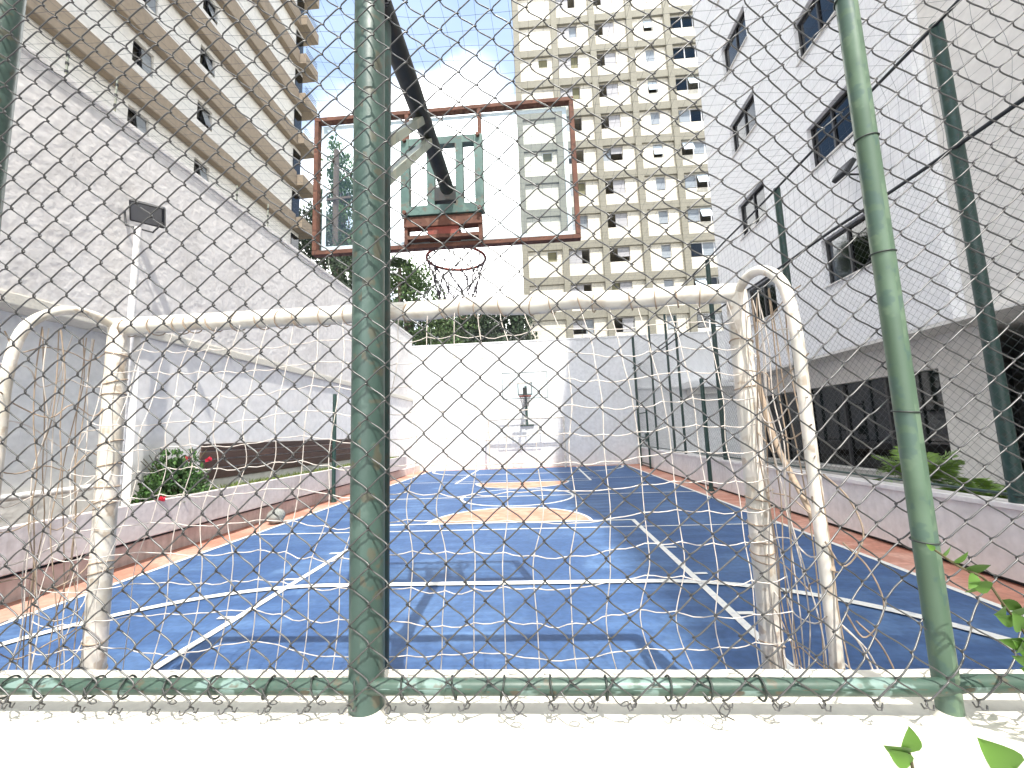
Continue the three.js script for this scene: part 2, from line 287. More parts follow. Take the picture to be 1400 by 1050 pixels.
{
  const c = setting('court', 'blue painted sports court with orange border and white lines', V(CX, 0, 9.5));
  part('court_border', flat(-5.1, 3.98, 1.14, 17.6, 0), M.orange, c);
  part('court_surface', flat(XL, XR, 1.3, 17.15, 0.004), M.blue, c);
  const L = (x0, x1, d0, d1, y = 0.008) => part('court_line', flat(x0, x1, d0, d1, y), M.linePaint, c);
  L(XL - 0.03, XL + 0.03, 1.3, 17.15); L(XR - 0.03, XR + 0.03, 1.3, 17.15); L(XL + 0.03, XR - 0.03, 17.1, 17.15);
  const kl = -2.53, kr = 1.4, PI = Math.PI;
  const end = (dir, d0, dft, dg) => {                  // one end of the court; dir +1 near end
    const R = (a, b) => dir > 0 ? [a, b] : [b, a];
    for (const x of [kl, kr]) L(x - 0.032, x + 0.032, ...R(d0, dft), 0.012);
    L(kl - 0.032, kr + 0.032, dft - 0.03 + dir * 0.03, dft + 0.03 + dir * 0.03, 0.012);
    for (const k of [2.15, 3.05, 3.98]) for (const [x, s] of [[kl, -1], [kr, 1]]) { const q = d0 + dir * k; L(Math.min(x + s * 0.035, x + s * 0.16), Math.max(x + s * 0.035, x + s * 0.16), q - 0.025, q + 0.025, 0.012); }
    const dd = dft + dir * 0.06, y = 0.012;
    part('free_throw_circle', arcBand(CX, dd, 0.001, 1.3, dir > 0 ? 0 : PI, dir > 0 ? PI : 2 * PI, y, 36), M.arcPaint, c);
    part('court_line', arcBand(CX, dd, 1.3, 1.35, dir > 0 ? 0 : PI, dir > 0 ? PI : 2 * PI, y, 36), M.linePaint, c);
    const gl = CX - 1.54, gr = CX + 1.54, Ra = 2.2, w = 0.045;
    part('court_line', dir > 0 ? arcBand(gr, dg, Ra - w, Ra + w, 0, PI / 2, 0.016) : arcBand(gr, dg, Ra - w, Ra + w, 1.5 * PI, 2 * PI, 0.016), M.linePaint, c);
    part('court_line', dir > 0 ? arcBand(gl, dg, Ra - w, Ra + w, PI / 2, PI, 0.016) : arcBand(gl, dg, Ra - w, Ra + w, PI, 1.5 * PI, 0.016), M.linePaint, c);
    L(gl, gr, dg + dir * Ra - w, dg + dir * Ra + w, 0.016);
  };
  end(1, 1.3, 6.84, 1.95); end(-1, 17.1, 12.4, 17.0);
  part('court_line', arcBand(CX, 9.65, 1.22, 1.28, 0, 2 * PI, 0.008, 56), M.linePaint, c);
  L(XL + 0.03, XR - 0.03, 9.62, 9.68, 0.012); L(XL + 0.03, XR - 0.03, 6.4, 6.44, 0.008); L(XL + 0.03, XR - 0.03, 12.85, 12.89, 0.008);
}

// ---------------------------------------------------------------- boundary walls
{
  const w = thing('low_wall', 'sunlit white rendered low wall carrying the chain-link fence with two green posts', 'wall', V(0, 0, 1));
  part('wall_body', box(-5.5, 4.0, 0, 0.768, 0.862, 1.12), M.ledgeRough, w);
  // coping with a slightly uneven front edge
  const n = 190, g = new THREE.BoxGeometry(9.5, 0.062, 0.282, n, 2, 6); const p = g.attributes.position;
  for (let i = 0; i < p.count; i++) { const x = p.getX(i), y = p.getY(i), z = p.getZ(i); const e = z > 0.13 ? -0.004 - 0.007 * fbm(x * 9, y * 20, 4, 7) : 0; const top = y > 0.02 ? (fbm(x * 6, z * 9, 4, 5) - 0.5) * 0.005 - (z > 0.13 ? 0.005 : 0) : 0; p.setXYZ(i, x, y + top, z + e); }
  g.computeVertexNormals(); g.translate(-0.75, 0.799, -0.99); part('coping', uvm(g), M.ledgeTop, w);
}
{
  const w = thing('boundary_wall', 'tall grey roughcast wall with a moulding, planter along its foot', 'wall', V(-5.6, 0, 9));
  part('upper_wall', box(-5.75, -5.4, 3.06, 5.72, -6, 17.6), M.leftUpper, w);
  part('moulding', box(-5.75, -5.375, 2.93, 3.057, -6, 17.6, 0.012), M.ledgeTop, w);
  part('coping', box(-5.79, -5.37, 5.722, 5.8, -6, 17.6, 0.01), M.leftUpper, w);
  part('lower_wall', box(-5.75, -5.43, 0, 2.927, 5.3, 17.6), M.leftLower, w);
  part('lower_wall', box(-6.0, -5.7, 0, 2.927, -6, 5.297), M.leftNear, w);
  // dark stained planks near the foot of the wall, each board its own piece
  const rows = [[0.85, 1.02], [1.035, 1.165], [1.18, 1.3], [1.315, 1.43]];
  rows.forEach(([a, b], r) => { let d = 6.4 + (r % 2) * 0.02; for (const q of [9.05, 11.7, 14.2]) { part('plank', box(-5.427, -5.4 + rr(-0.004, 0.004), a, b, d, q - 0.006, 0.004), wood[(r + Math.round(q)) % 3], w); d = q; } });
}
{
  const w = thing('planter', 'long pinkish concrete planter standing off a kerb below the tall grey wall', 'planter', V(-5.1, 0, 9));
  part('kerb', box(-5.425, -5.09, 0, 0.235, 4.0, 17.58), M.planter, w);
  part('kerb', box(-5.69, -5.09, 0, 0.235, 1.14, 3.997), M.planter, w);
  part('front_panel', box(-5.0, -4.9, 0.305, 0.735, 1.2, 15.2, 0.012), M.planter, w);
  part('bottom_slab', box(-5.42, -5.003, 0.31, 0.37, 5.31, 15.2), M.planter, w);
  part('end_panel', box(-5.42, -5.003, 0.373, 0.72, 15.1, 15.2), M.planter, w);
  part('foot', box(-5.35, -5.12, 0.237, 0.307, 2, 15), M.black, w);  // coloured black to paint in the shade of the gap under the overhang
  part('soil', box(-5.425, -5.005, 0.373, 0.6, 5.31, 15.09), M.soil, w);
  part('soil', box(-5.69, -5.005, 0.31, 0.57, 1.2, 5.29), M.soil, w);
}
solo('pipe', sweep([V(-5.55, 0.93, 1.2), V(-5.55, 0.94, 3), V(-5.55, 0.95, 4.9)], 0.038, 12), M.whiteMetal, 'white pipe running low along the grey roughcast wall behind the goal post', 'pipe');
{
  const w = thing('end_wall', 'tall plain white wall at the far end of the blue court', 'wall', V(0, 0, 17.7));
  part('wall_body', box(-5.75, 9.5, 0, 5.3, 17.62, 17.85), M.farWhite, w);
  part('coping', box(-5.77, 9.5, 5.302, 5.37, 17.6, 17.87, 0.01), M.farWhite, w);
  part('ledge', box(3.98, 9.5, 3.05, 3.13, 17.55, 17.617), M.farWhite, w);
}
{
  const w = thing('low_wall', 'long pinkish white low wall under the fence of green posts and cables', 'wall', V(4, 0, 9));
  part('wall_body', box(3.93, 4.08, 0.045, 0.635, 1.14, 17.58), M.rightLow, w);
  part('coping', box(3.91, 4.1, 0.638, 0.69, 1.14, 17.58, 0.008), M.rightLow, w);
  part('shade_black_footing', box(3.99, 4.1, 0, 0.042, 1.14, 17.58), M.black, w);  // recessed strip painted black for the shadow line beneath the wall
}
part('planting_bed', box(4.105, 5.1, 0, 0.48, 1.2, 15), M.soil, setting('garden_bed', 'dark soil bed behind the low wall with the green fence'));
part('paving', box(5.103, 7.35, 0, 0.3, 1.2, 17.6), M.ground, setting('side_paving', 'grey paving beside the tiled building'));

// ---------------------------------------------------------------- buildings
{ // apartment block beyond the left wall: white walls, brown slab bands
  const b = thing('apartment_building', 'white apartment block with brown horizontal bands rising over the grey wall', 'building', V(-18, 0, 10));
  const X = -14.5, P = 2.75, y0 = 14.1, F = 9;
  const wins = [];
  for (let f = -4; f < F; f++) for (const [d, on] of [[13.05, 1], [16.0, 1], [7.5, f % 2], [2.4, 1]]) if (on) wins.push([d, d + 0.85, y0 + f * P - 1.15, y0 + f * P - 0.2]);
  part('wall', wallX(X - 0.3, X, -16, 23.9, 0, y0 + F * P, wins), M.aptWhite, b);
  part('wall', box(-24, X - 0.31, 0, y0 + F * P, 23.6, 23.9), M.aptWhite, b);
  part('wall', box(-24, X - 0.31, 0, y0 + F * P, -16, -15.7), M.aptWhite, b);
  part('wall', box(-24.3, -24.003, 0, y0 + F * P, -16, 23.9), M.aptWhite, b);
  part('roof', box(-24, X + 0.1, y0 + F * P + 0.003, y0 + F * P + 0.4, -16, 24), M.bandBrown, b);
  const band = new Map();
  for (let f = -4; f < F; f++) {
    part('band', box(X + 0.003, X + 0.35, y0 + f * P, y0 + f * P + 0.95, -16, 23.0, 0.03), M.bandBrown, b);
    const bal = part('balcony', [box(X + 0.003, X + 0.72, y0 + f * P + 0.1, y0 + f * P + 0.8, 23.05, 24.5, 0.02), box(X - 1.2, X, y0 + f * P + 0.1, y0 + f * P + 0.8, 23.93, 24.5)], M.bandBrown, b);
    part('door', box(X + 0.003, X + 0.05, y0 + f * P + 0.85, y0 + f * P + 2.6, 23.1, 23.85), M.glassDark, b);
    part('railing', [0.0, 0.3, 0.6].map(h => cyl(V(X + 0.7, y0 + f * P + 0.95 + h * 0.5, 23.1), V(X + 0.7, y0 + f * P + 0.95 + h * 0.5, 24.4), 0.015, 0.015, 6)), M.black, bal);
  }
  for (const [d0, d1, a, c] of wins) {
    const w = part('window', wallX(X - 0.22, X - 0.14, d0, d1, a, c, [[d0 + 0.05, (d0 + d1) / 2 - 0.02, a + 0.05, c - 0.05], [(d0 + d1) / 2 + 0.02, d1 - 0.05, a + 0.05, c - 0.05]]), M.darkFrame, b);
    part('pane', box(X - 0.2, X - 0.19, a + 0.04, c - 0.04, d0 + 0.04, (d0 + d1) / 2), M.glassDark, w);
    part('pane', (() => { const g = new THREE.BoxGeometry(0.012, c - a - 0.12, 0.38); g.rotateZ(rr(0.0, 0.35)); g.translate(X - 0.08, (a + c) / 2, -((d0 + d1) / 2 + 0.2)); return uvm(g); })(), M.winGlass, w);
  }
}
{ // tall tower straight ahead: cream panels in a grid of concrete piers and beams
  const b = thing('apartment_tower', 'tall cream apartment tower with a grid of concrete piers and beams beyond the far wall', 'building', V(8, 0, 36));
  const D = 32, xs = [-0.55, 2.66, 5.82, 8.93, 12.0, 15.4, 18.6], P = 2.845, yb = 4.36, F = 14;
  part('core', box(-0.5, 18.8, 0, yb + F * P, D + 4, D + 12), M.cream, b); part('end_wall', box(-0.5, -0.3, 0, yb + F * P, D + 0.31, D + 3.99), M.cream, b);
  for (let f = -1; f < F; f++) part('floor_slab', box(-0.29, 18.8, yb + f * P + 0.1, yb + f * P + 0.3, D + 0.26, D + 3.99), M.cream, b);
  for (const x of xs.slice(1)) part('room_wall', box(x - 0.06, x + 0.06, 0.2, yb + F * P - 0.2, D + 0.32, D + 3.98), M.cream, b);
  part('roof', box(-1.0, 19.3, yb + F * P + 0.003, yb + F * P + 0.6, D - 0.5, D + 12.4), M.concrete, b);
  for (const x of xs) part('pier', box(x - 0.242, x + 0.242, 0, yb + F * P, D - 0.28, D + 0.3), M.concrete, b);
  for (let f = -1; f < F; f++) for (let k = 0; k < 6; k++) {
    const y = yb + f * P, x0 = xs[k] + 0.243, x1 = xs[k + 1] - 0.243, holes = [], wy0 = y - 1.22, wy1 = y - 0.005;
    part('beam', box(x0, x1, y, y + 0.62, D - 0.2, D + 0.25), M.concrete, b);
    const wd = x1 - x0;
    const kind = k === 0 ? 'none' : (k === 1 || k === 2) ? 'shutter' : (k === 3 || k === 5) ? 'narrow' : 'triple';
    if (kind === 'shutter') holes.push([x0 + 0.02, x0 + 0.62 * wd, wy0, wy1]); else if (kind === 'narrow') holes.push([x0 + 0.36 * wd, x0 + 0.66 * wd, wy0, wy1]); else if (kind === 'triple') holes.push([x0 + 0.1, x1 - 0.02, wy0, wy1]);
    else if (f % 3 === 1) holes.push([x0 + 0.55 * wd, x0 + 0.85 * wd, wy0 + 0.3, wy1]);
    part('panel', wallZ(D, D + 0.2, x0, x1, y - (P - 0.623), y - 0.003, holes.map(([a, c, e, g]) => [a, c, e, g - 0.003])), M.cream, b);
    for (const [a, c, e, g] of holes) {
      const w = part('window', wallZ(D + 0.12, D + 0.18, a, c, e, g, [[a + 0.05, c - 0.05, e + 0.06, g - 0.05]]), kind === 'shutter' ? M.shutter : M.whiteFrame, b);
      if (kind === 'shutter') {
        const open = rnd(), sp = a + (c - a) * (k === 1 ? 0.62 : 0.42);
        part('shutter', box(k === 1 ? a + 0.03 : sp, k === 1 ? sp : c - 0.03, e + 0.05 + (rnd() < 0.35 ? rr(0.2, 0.75) : 0), g - 0.1, D + 0.06, D + 0.1), M.shutter, w);
        if (open >= 0.4) part('pane', box(k === 1 ? sp + 0.02 : a + 0.04, k === 1 ? c - 0.04 : sp - 0.02, e + 0.06, g - 0.04, D + 0.19, D + 0.21), open < 0.7 ? M.olive : M.winGlass, w);
      } else if (kind === 'narrow') {
        const open = rnd() < 0.4, g2 = new THREE.BoxGeometry(c - a - 0.1, g - e - 0.25, 0.03); if (open) g2.rotateX(-0.3); g2.translate((a + c) / 2, (e + g) / 2 + 0.02, -(D + (open ? 0.0 : 0.14)));
        part('pane', uvm(g2), open ? M.winPale : M.winGlass, w);
      } else if (kind === 'triple') {
        const n = 3; for (let i = 0; i < n; i++) {
          const pa = a + 0.06 + (c - a - 0.12) * i / n, pc = a + 0.06 + (c - a - 0.12) * (i + 1) / n, open = rnd() < 0.22;
          const g2 = new THREE.BoxGeometry(pc - pa - 0.06, g - e - 0.22, 0.03); if (open) g2.rotateX(-0.45); g2.translate((pa + pc) / 2, (e + g) / 2 + (open ? 0.1 : 0.02), -(D + (open ? -0.15 : 0.14)));
          part('pane', uvm(g2), open ? M.winPale : rnd() < 0.5 ? M.winGlass : M.glassBlue, w);
          if (i) part('mullion', box(pa - 0.035, pa + 0.035, e + 0.06, g - 0.05, D + 0.1, D + 0.119), M.whiteFrame, w);
        }
      } else part('pane', box(a + 0.04, c - 0.04, e + 0.05, g - 0.05, D + 0.19, D + 0.21), M.olive, w);
    }
  }
}
{ // tiled building on the right, ground floor set back under its soffit
  const b = thing('tiled_building', 'tall white tiled building with dark windows on the right of the court', 'building', V(10, 0, 5));
  const X = 6.7, wins = [];
  for (let f = 0; f < 10; f++) { const y = 4.5 + f * 2.82; wins.push([8.35, 9.72, y, y + 1.08], [11.68, 13.22, y, y + 1.1]); }
  part('wall', wallX(X, X + 0.3, 7.0, 15.05, 3.0, 34, wins), M.tiles, b);
  part('wall', box(X + 0.31, 16, 0, 34, 14.8, 15.05), M.tiles, b);
  part('wing_wall', box(X + 0.22, X + 0.5, 3.003, 35, -17.5, 6.997), M.rightGrey, b);
  part('wing_wall', box(X + 0.51, 16, 0, 35, -17.5, -17.2), M.rightGrey, b);
  part('roof', box(X + 0.31, 16, 34.003, 34.3, 7.2, 15.05), M.rightGrey, b);
  part('roof', box(X + 0.22, 16, 35.003, 35.3, -17.5, 7.0), M.rightGrey, b);
  part('added_shadow_block', box(X + 0.22, 15, 35.303, 37.8, -13.2, 6), M.rightGrey, b);  // unseen roof block, added to step the shadow edge cast on the court
  part('soffit', box(X + 0.003, 15.69, 2.94, 2.997, -17.2, 15.04), M.rightGrey, b);
  part('back_wall', box(15.7, 16, 0, 34, -17.19, 14.79), M.rightGrey, b);
  // ground floor
  part('ground_floor_wall', wallX(7.4, 7.62, 7.35, 15.0, 0, 2.937, [[8.15, 14.6, 0.32, 2.34]]), M.rightGrey, b);
  part('ground_floor_wall', box(8.2, 8.4, 0, 2.937, -17, 7.34), M.rightGrey, b);
  part('column', box(7.4, 7.85, 0, 2.937, 4.6, 5.1), M.rightGrey, b);
  part('glass_front', box(7.56, 7.575, 0.34, 2.32, 8.17, 14.58), M.glassDark, b);
  for (const d of [8.2, 9.5, 10.8, 12.1, 13.4, 14.53]) part('mullion', box(7.5, 7.558, 0.33, 2.33, d - 0.03, d + 0.03), M.darkFrame, b);
  for (const [d0, d1, a, c] of wins) {
    const m = (d0 + d1) / 2;
    const w = part('window', wallX(X + 0.1, X + 0.17, d0, d1, a, c, [[d0 + 0.05, m - 0.025, a + 0.05, c - 0.05], [m + 0.025, d1 - 0.05, a + 0.05, c - 0.05]]), M.darkFrame, b);
    part('pane', box(X + 0.14, X + 0.15, a + 0.04, c - 0.04, d0 + 0.04, m), M.glassDark, w); part('pane', box(X + 0.125, X + 0.135, a + 0.04, c - 0.04, m, d1 - 0.04), rnd() < 0.5 ? M.glassBlue : M.glassDark, w);
    part('sill', box(X - 0.04, X + 0.1, a - 0.035, a - 0.003, d0 - 0.03, d1 + 0.03), M.rightGrey, w);
  }
}
{
  const k = thing('canopy', 'small white canopy on the end wall behind the green fence posts', 'canopy', V(6.5, 2.6, 17.3));
  part('slab', box(5.9, 9.0, 2.95, 3.2, 16.6, 17.54, 0.01), M.farWhite, k); part('soffit_beam', box(6.1, 8.9, 2.72, 2.947, 17.1, 17.54), M.rightGrey, k);
}

// ---------------------------------------------------------------- vegetation
const _q = new THREE.Quaternion(), _e = new THREE.Euler(), _v = new THREE.Vector3();
function leafCloud(items, len, wid, jitter = 0.35) {    // items: {p, n?}; folded two-part leaves, small faces through the volume
  const N = items.length, pos = new Float32Array(N * 12 * 3), nor = new Float32Array(N * 12 * 3), cl = new Float32Array(N * 12 * 3);
  const base = [[0, 0, 0], [-0.5, 0.5, 0.12], [0, 0.55, 0], [0, 1, 0.02], [0.5, 0.5, 0.12]], tri = [[0, 2, 1], [1, 2, 3], [0, 4, 2], [2, 4, 3]];
  const a = new THREE.Vector3(), b = new THREE.Vector3(), c = new THREE.Vector3(), n = new THREE.Vector3(), e1 = new THREE.Vector3();
  items.forEach((it, i) => {
    _e.set(rr(-1.5, 1.5), rr(0, 6.28), rr(-1, 1)); if (it.e) _e.copy(it.e); _q.setFromEuler(_e); const s = rr(1 - jitter, 1 + jitter), L = len * s, W = wid * s;
    const pts = base.map(q => new THREE.Vector3(q[0] * W, q[1] * L, q[2] * L).applyQuaternion(_q).add(it.p)); const k = (it.k || 1) * rr(0.7, 1.35), y = rr(0.85, 1.2);
    tri.forEach((t, j) => {
      a.copy(pts[t[0]]); b.copy(pts[t[1]]); c.copy(pts[t[2]]); n.copy(b).sub(a).cross(e1.copy(c).sub(a)).normalize(); const o = (i * 12 + j * 3) * 3;
      [a, b, c].forEach((p, m) => { pos.set([p.x, p.y, p.z], o + m * 3); nor.set([n.x, n.y, n.z], o + m * 3); cl.set([k * y, k, k * 0.9], o + m * 3); });
    });
  });
  const g = new THREE.BufferGeometry(); g.setAttribute('position', new THREE.BufferAttribute(pos, 3)); g.setAttribute('normal', new THREE.BufferAttribute(nor, 3)); g.setAttribute('color', new THREE.BufferAttribute(cl, 3)); return g;
}
function tree(label, base, top, blobs, n, mat, leaf = 0.26, clump = 0.5) {
  const t = thing('broadleaf_tree', label, 'tree', base, 'trees behind the walls');
  const limbs = [sweep(curve([base, base.clone().lerp(top, 0.5).add(V(rr(-0.3, 0.3), 0, 0)), top], 8), i => 0.32 - 0.03 * i, 8)];
  const items = [];
  for (const [c, r] of blobs) { limbs.push(sweep(curve([base.clone().lerp(top, rr(0.45, 0.7)), c.clone().lerp(top, 0.4), c], 6), i => 0.12 - 0.014 * i, 5)); }
  const vol = blobs.reduce((s, q) => s + q[1] ** 2, 0);
  for (const [c, r] of blobs) {
    const nc = Math.max(6, Math.round(n / 40 * r * r / vol));
    for (let k = 0; k < nc; k++) {
      _v.set(rr(-1, 1), rr(-1, 1), rr(-1, 1)); if (_v.length() > 1) { k--; continue; } _v.setLength(Math.pow(_v.length(), 0.5) * r * rr(0.7, 1.12)); const cc = c.clone().add(_v); cc.y = c.y + (cc.y - c.y) * 0.85; const tone = rr(0.75, 1.25);
      for (let m = 0; m < 40; m++) { const p = cc.clone().add(new THREE.Vector3(rr(-1, 1), rr(-0.8, 0.8), rr(-1, 1)).multiplyScalar(clump)); items.push({ p, k: tone }); }
    }
  }
  part('trunk', limbs, M.bark, t); part('crown', leafCloud(items, leaf, leaf * 0.6), mat, t); return t;
}
tree('dark tree between the banded apartment block and the top of the grey wall', V(-13.2, 0, 26.5), V(-13.2, 12, 26.5), [[V(-13.6, 12.2, 26), 2.0], [V(-15.2, 14.5, 27), 1.9], [V(-11.8, 11.0, 26), 1.7], [V(-12.8, 9, 26), 2.2], [V(-10.8, 9.0, 26), 1.7], [V(-16, 16.5, 28), 1.6], [V(-14.5, 10, 25.5), 2]], 9000, M.leafDark, 0.28);
tree('green tree above the end of the grey wall, behind the hoop net', V(-9, 0, 29), V(-9, 11.5, 29), [[V(-9.6, 13.2, 29), 1.5], [V(-8.3, 12.6, 28.6), 1.3], [V(-10.4, 11.2, 29), 1.7], [V(-8.3, 11, 28.6), 1.5], [V(-9.5, 9.6, 28.6), 2], [V(-11.5, 9.6, 29), 1.6]], 7000, M.leafTree, 0.27);
tree('bright green bushy tree over the left end of the white end wall', V(-6, 0, 29), V(-6, 8.4, 29), [[V(-6.2, 9.2, 29), 1.2], [V(-5, 8.6, 28.5), 1.3], [V(-7, 8.3, 29), 1.3], [V(-5.8, 7.6, 28.5), 1.5], [V(-4.2, 8.0, 29), 1.1], [V(-7.8, 8.2, 28.6), 1.1], [V(-6.6, 9.6, 29), 1.0]], 9000, M.leafPale, 0.24);
tree('dark loose tree against the foot of the cream tower', V(-2.6, 0, 28), V(-2.6, 8, 28), [[V(-3.2, 9.0, 28), 1.0], [V(-2, 9.3, 28), 1.1], [V(-1.2, 8.9, 28.5), 0.9], [V(-3.6, 8.0, 28), 1.2], [V(-2.1, 7.8, 28), 1.2], [V(-0.9, 8.0, 28), 0.9], [V(-4.4, 8.9, 28), 0.9]], 6800, M.leafDark, 0.24);
function frondGeo(start, dir, len, droop, leafLen, n) {
  const pts = []; for (let i = 0; i <= 10; i++) { const t = i / 10; pts.push(start.clone().addScaledVector(dir, len * t).add(new THREE.Vector3(0, -droop * t * t, 0))); }
  const items = []; const side = new THREE.Vector3().crossVectors(dir, UP).normalize(); const pos = [], nor = [], cl = [];
  for (let k = 0; k < n; k++) { const t = 0.12 + 0.86 * k / n, i = Math.min(9, Math.floor(t * 10)), p = pts[i].clone().lerp(pts[i + 1], t * 10 - i);
    for (const s of [-1, 1]) { const L = leafLen * Math.sin(Math.PI * Math.min(0.97, 0.15 + 0.85 * t)) * rr(0.85, 1.1), tip = p.clone().addScaledVector(side, s * L * 0.75).addScaledVector(dir, L * 0.55).add(new THREE.Vector3(0, -L * rr(0.15, 0.45), 0)); const w = dir.clone().multiplyScalar(0.02 * leafLen / 0.3); const mid = p.clone().lerp(tip, 0.45).add(new THREE.Vector3(0, 0.05 * L, 0));
      const A = p, B = mid.clone().add(w), C = mid.clone().sub(w), T = tip; const nn = B.clone().sub(A).cross(C.clone().sub(A)).normalize(); const c = rr(0.7, 1.3);
      for (const q of [A, B, C, C, B, T]) { pos.push(q.x, q.y, q.z); nor.push(nn.x, nn.y, nn.z); cl.push(c * 1.05, c, c * 0.8); } } }
  const g = new THREE.BufferGeometry(); g.setAttribute('position', new THREE.Float32BufferAttribute(pos, 3)); g.setAttribute('normal', new THREE.Float32BufferAttribute(nor, 3)); g.setAttribute('color', new THREE.Float32BufferAttribute(cl, 3)); return { g, pts };
}
function palm(label, base, h, nf, len, leafLen, mat, group) {
  const t = thing('palm', label, 'palm', base, group); const top = base.clone().add(new THREE.Vector3(0.05, h, 0));
  part('trunk', sweep([base, base.clone().lerp(top, 0.5).add(new THREE.Vector3(0.04, 0, 0)), top], h > 3 ? 0.14 : 0.03, 8), M.bark, t);
  for (let k = 0; k < nf; k++) { const a = k * 2.4 + rr(-0.2, 0.2), el = rr(0.15, 1.15), dir = new THREE.Vector3(Math.cos(a) * Math.cos(el), Math.sin(el), Math.sin(a) * Math.cos(el)); const f = frondGeo(top, dir, len * rr(0.75, 1.1), len * rr(0.25, 0.6), leafLen, 22); const m = part('frond', f.g, mat, t); }
  return t;
}
tree('tall hazy tree seen through the clear backboard behind a utility pole', V(-15.8, 0, 32), V(-15.8, 22, 32), [[V(-16.3, 25.6, 32), 1.0], [V(-15.9, 23.8, 32), 1.3], [V(-16.6, 22.2, 32), 1.4], [V(-15.3, 21.6, 32), 1.4], [V(-16.6, 19.6, 32), 1.8], [V(-15.0, 18.8, 32), 1.8], [V(-16.4, 16.8, 32), 2.2], [V(-14.6, 16.0, 32), 2.0]], 7500, M.leafTree, 0.3);
{
  const t = thing('utility_pole', 'dark utility pole with one crossarm seen through the clear backboard', 'pole', V(-14.25, 0, 28));
  part('pole', cyl(V(-14.25, 0, 28), V(-14.2, 22.8, 28), 0.24, 0.19, 12), M.bark, t); part('crossarm', bar(V(-15.4, 18.75, 27.7), V(-12.95, 18.85, 27.7), 0.12, 0.16), M.bark, t); for (const x of [-15.2, -14.7, -13.7, -13.1]) part('insulator', cyl(V(x, 18.9, 27.7), V(x, 19.15, 27.7), 0.06, 0.04, 8), M.black, t);
}
palm('palm standing above the green tree behind the hoop', V(-9.5, 0, 28), 13.3, 14, 1.5, 0.6, M.leafDark);
palm('bushy palm behind the low wall below the dark glass front', V(4.55, 0.45, 5.5), 0.22, 22, 0.72, 0.26, M.leafFern);
palm('smaller palm behind the low wall, close to a thick green fence post', V(4.5, 0.45, 4.75), 0.12, 14, 0.5, 0.22, M.leafFern);
{ // hibiscus in the planter
  const t = thing('flowering_bush', 'leafy green bush with red flowers in the planter', 'bush', V(-5.22, 0.58, 5.7));
  const items = [], stems = [], B = V(-5.22, 0.58, 5.7);
  for (let k = 0; k < 26; k++) { const tip = B.clone().add(new THREE.Vector3(rr(-0.14, 0.3), rr(0.18, 0.78), rr(-0.55, 0.55))); stems.push(sweep(curve([B, B.clone().lerp(tip, 0.5).add(new THREE.Vector3(0, 0.08, 0)), tip], 5), 0.006, 4)); }
  for (let k = 0; k < 2100; k++) { const a = rr(0, 6.28), r = Math.sqrt(rnd()), y = rr(0, 1); const w = 1 - 0.55 * y * y; items.push({ p: B.clone().add(new THREE.Vector3(0.06 + Math.cos(a) * r * 0.26 * w, 0.05 + 0.72 * y * (0.75 + 0.25 * Math.sin(a * 3)), Math.sin(a) * r * 0.58 * w)), k: rr(0.6, 1.5) }); }
  part('stems', stems, M.stem, t); part('foliage', leafCloud(items, 0.062, 0.04), M.leafBush, t);
  for (const [x, y, d] of [[-4.98, 1.17, 6.05], [-4.9, 0.72, 5.2], [-5.05, 1.2, 5.75]]) { const c = V(x, y, d), it = []; for (let k = 0; k < 9; k++) it.push({ p: c.clone(), e: new THREE.Euler(rr(-1.4, 1.4), rr(0, 6.28), rr(-1.4, 1.4)) }); part('flower', leafCloud(it, 0.075, 0.06, 0.15), M.flower, t); }
}
{
  const items = []; for (let k = 0; k < 5200; k++) items.push({ p: V(rr(-5.4, -5.02), 0.6, rr(6.2, 15)), e: new THREE.Euler(rr(-0.7, 0.7), rr(0, 6.28), rr(-0.7, 0.7)) });
  const m = solo('grass', leafCloud(items, 0.13, 0.014, 0.5), M.grass, 'dry green grass growing along the planter', 'grass', null, 'stuff');
}
// leafy vine at the right post and shoots in front of the low wall
const leafShape = (() => {
  const pos = [], idx = [], nr = 6;
  for (let i = 0; i <= nr; i++) { const t = i / nr, w = 0.5 * Math.pow(Math.sin(Math.PI * Math.pow(t, 0.75)), 0.8) * (1 - 0.25 * t) * 0.62; for (const s of [-1, 0, 1]) pos.push(s * w, t, s ? 0.16 * w - 0.18 * t * t : -0.18 * t * t - 0.02); }
  for (let i = 0; i < nr; i++) for (let k = 0; k < 2; k++) { const a = i * 3 + k; idx.push(a, a + 1, a + 3, a + 1, a + 4, a + 3); }
  const g = new THREE.BufferGeometry(); g.setAttribute('position', new THREE.Float32BufferAttribute(pos, 3)); g.setIndex(idx); g.computeVertexNormals(); return g.toNonIndexed();
})();
const leafVariants = [0.75, 1, 1.25].map(k => { const g = leafShape.clone(), n = g.attributes.position.count, c = new Float32Array(n * 3); for (let i = 0; i < n; i++) c.set([k * 1.05, k, k * 0.8], i * 3); g.setAttribute('color', new THREE.BufferAttribute(c, 3)); return g; });
function addLeaf(parent, p, len, e, v = Math.floor(rnd() * 3), wide = 1) { const m = new THREE.Mesh(leafVariants[v], M.leafVine); m.name = 'leaf'; m.position.copy(p).sub(parent.position); m.scale.set(len * 1.05 * wide, len, len); m.rotation.set(...e); m.castShadow = m.receiveShadow = true; parent.add(m); }
function vine(label, pts, leaves) {
  const base = pts[pts.length - 1].clone(); const t = thing('vine', label, 'vine', base); const c = curve(pts, 40); part('stem', sweep(c, 0.0022, 5), M.stem, t);
  for (const [f, len, e, v] of leaves) addLeaf(t, c[Math.round(f * 40)], len, e, v);
}
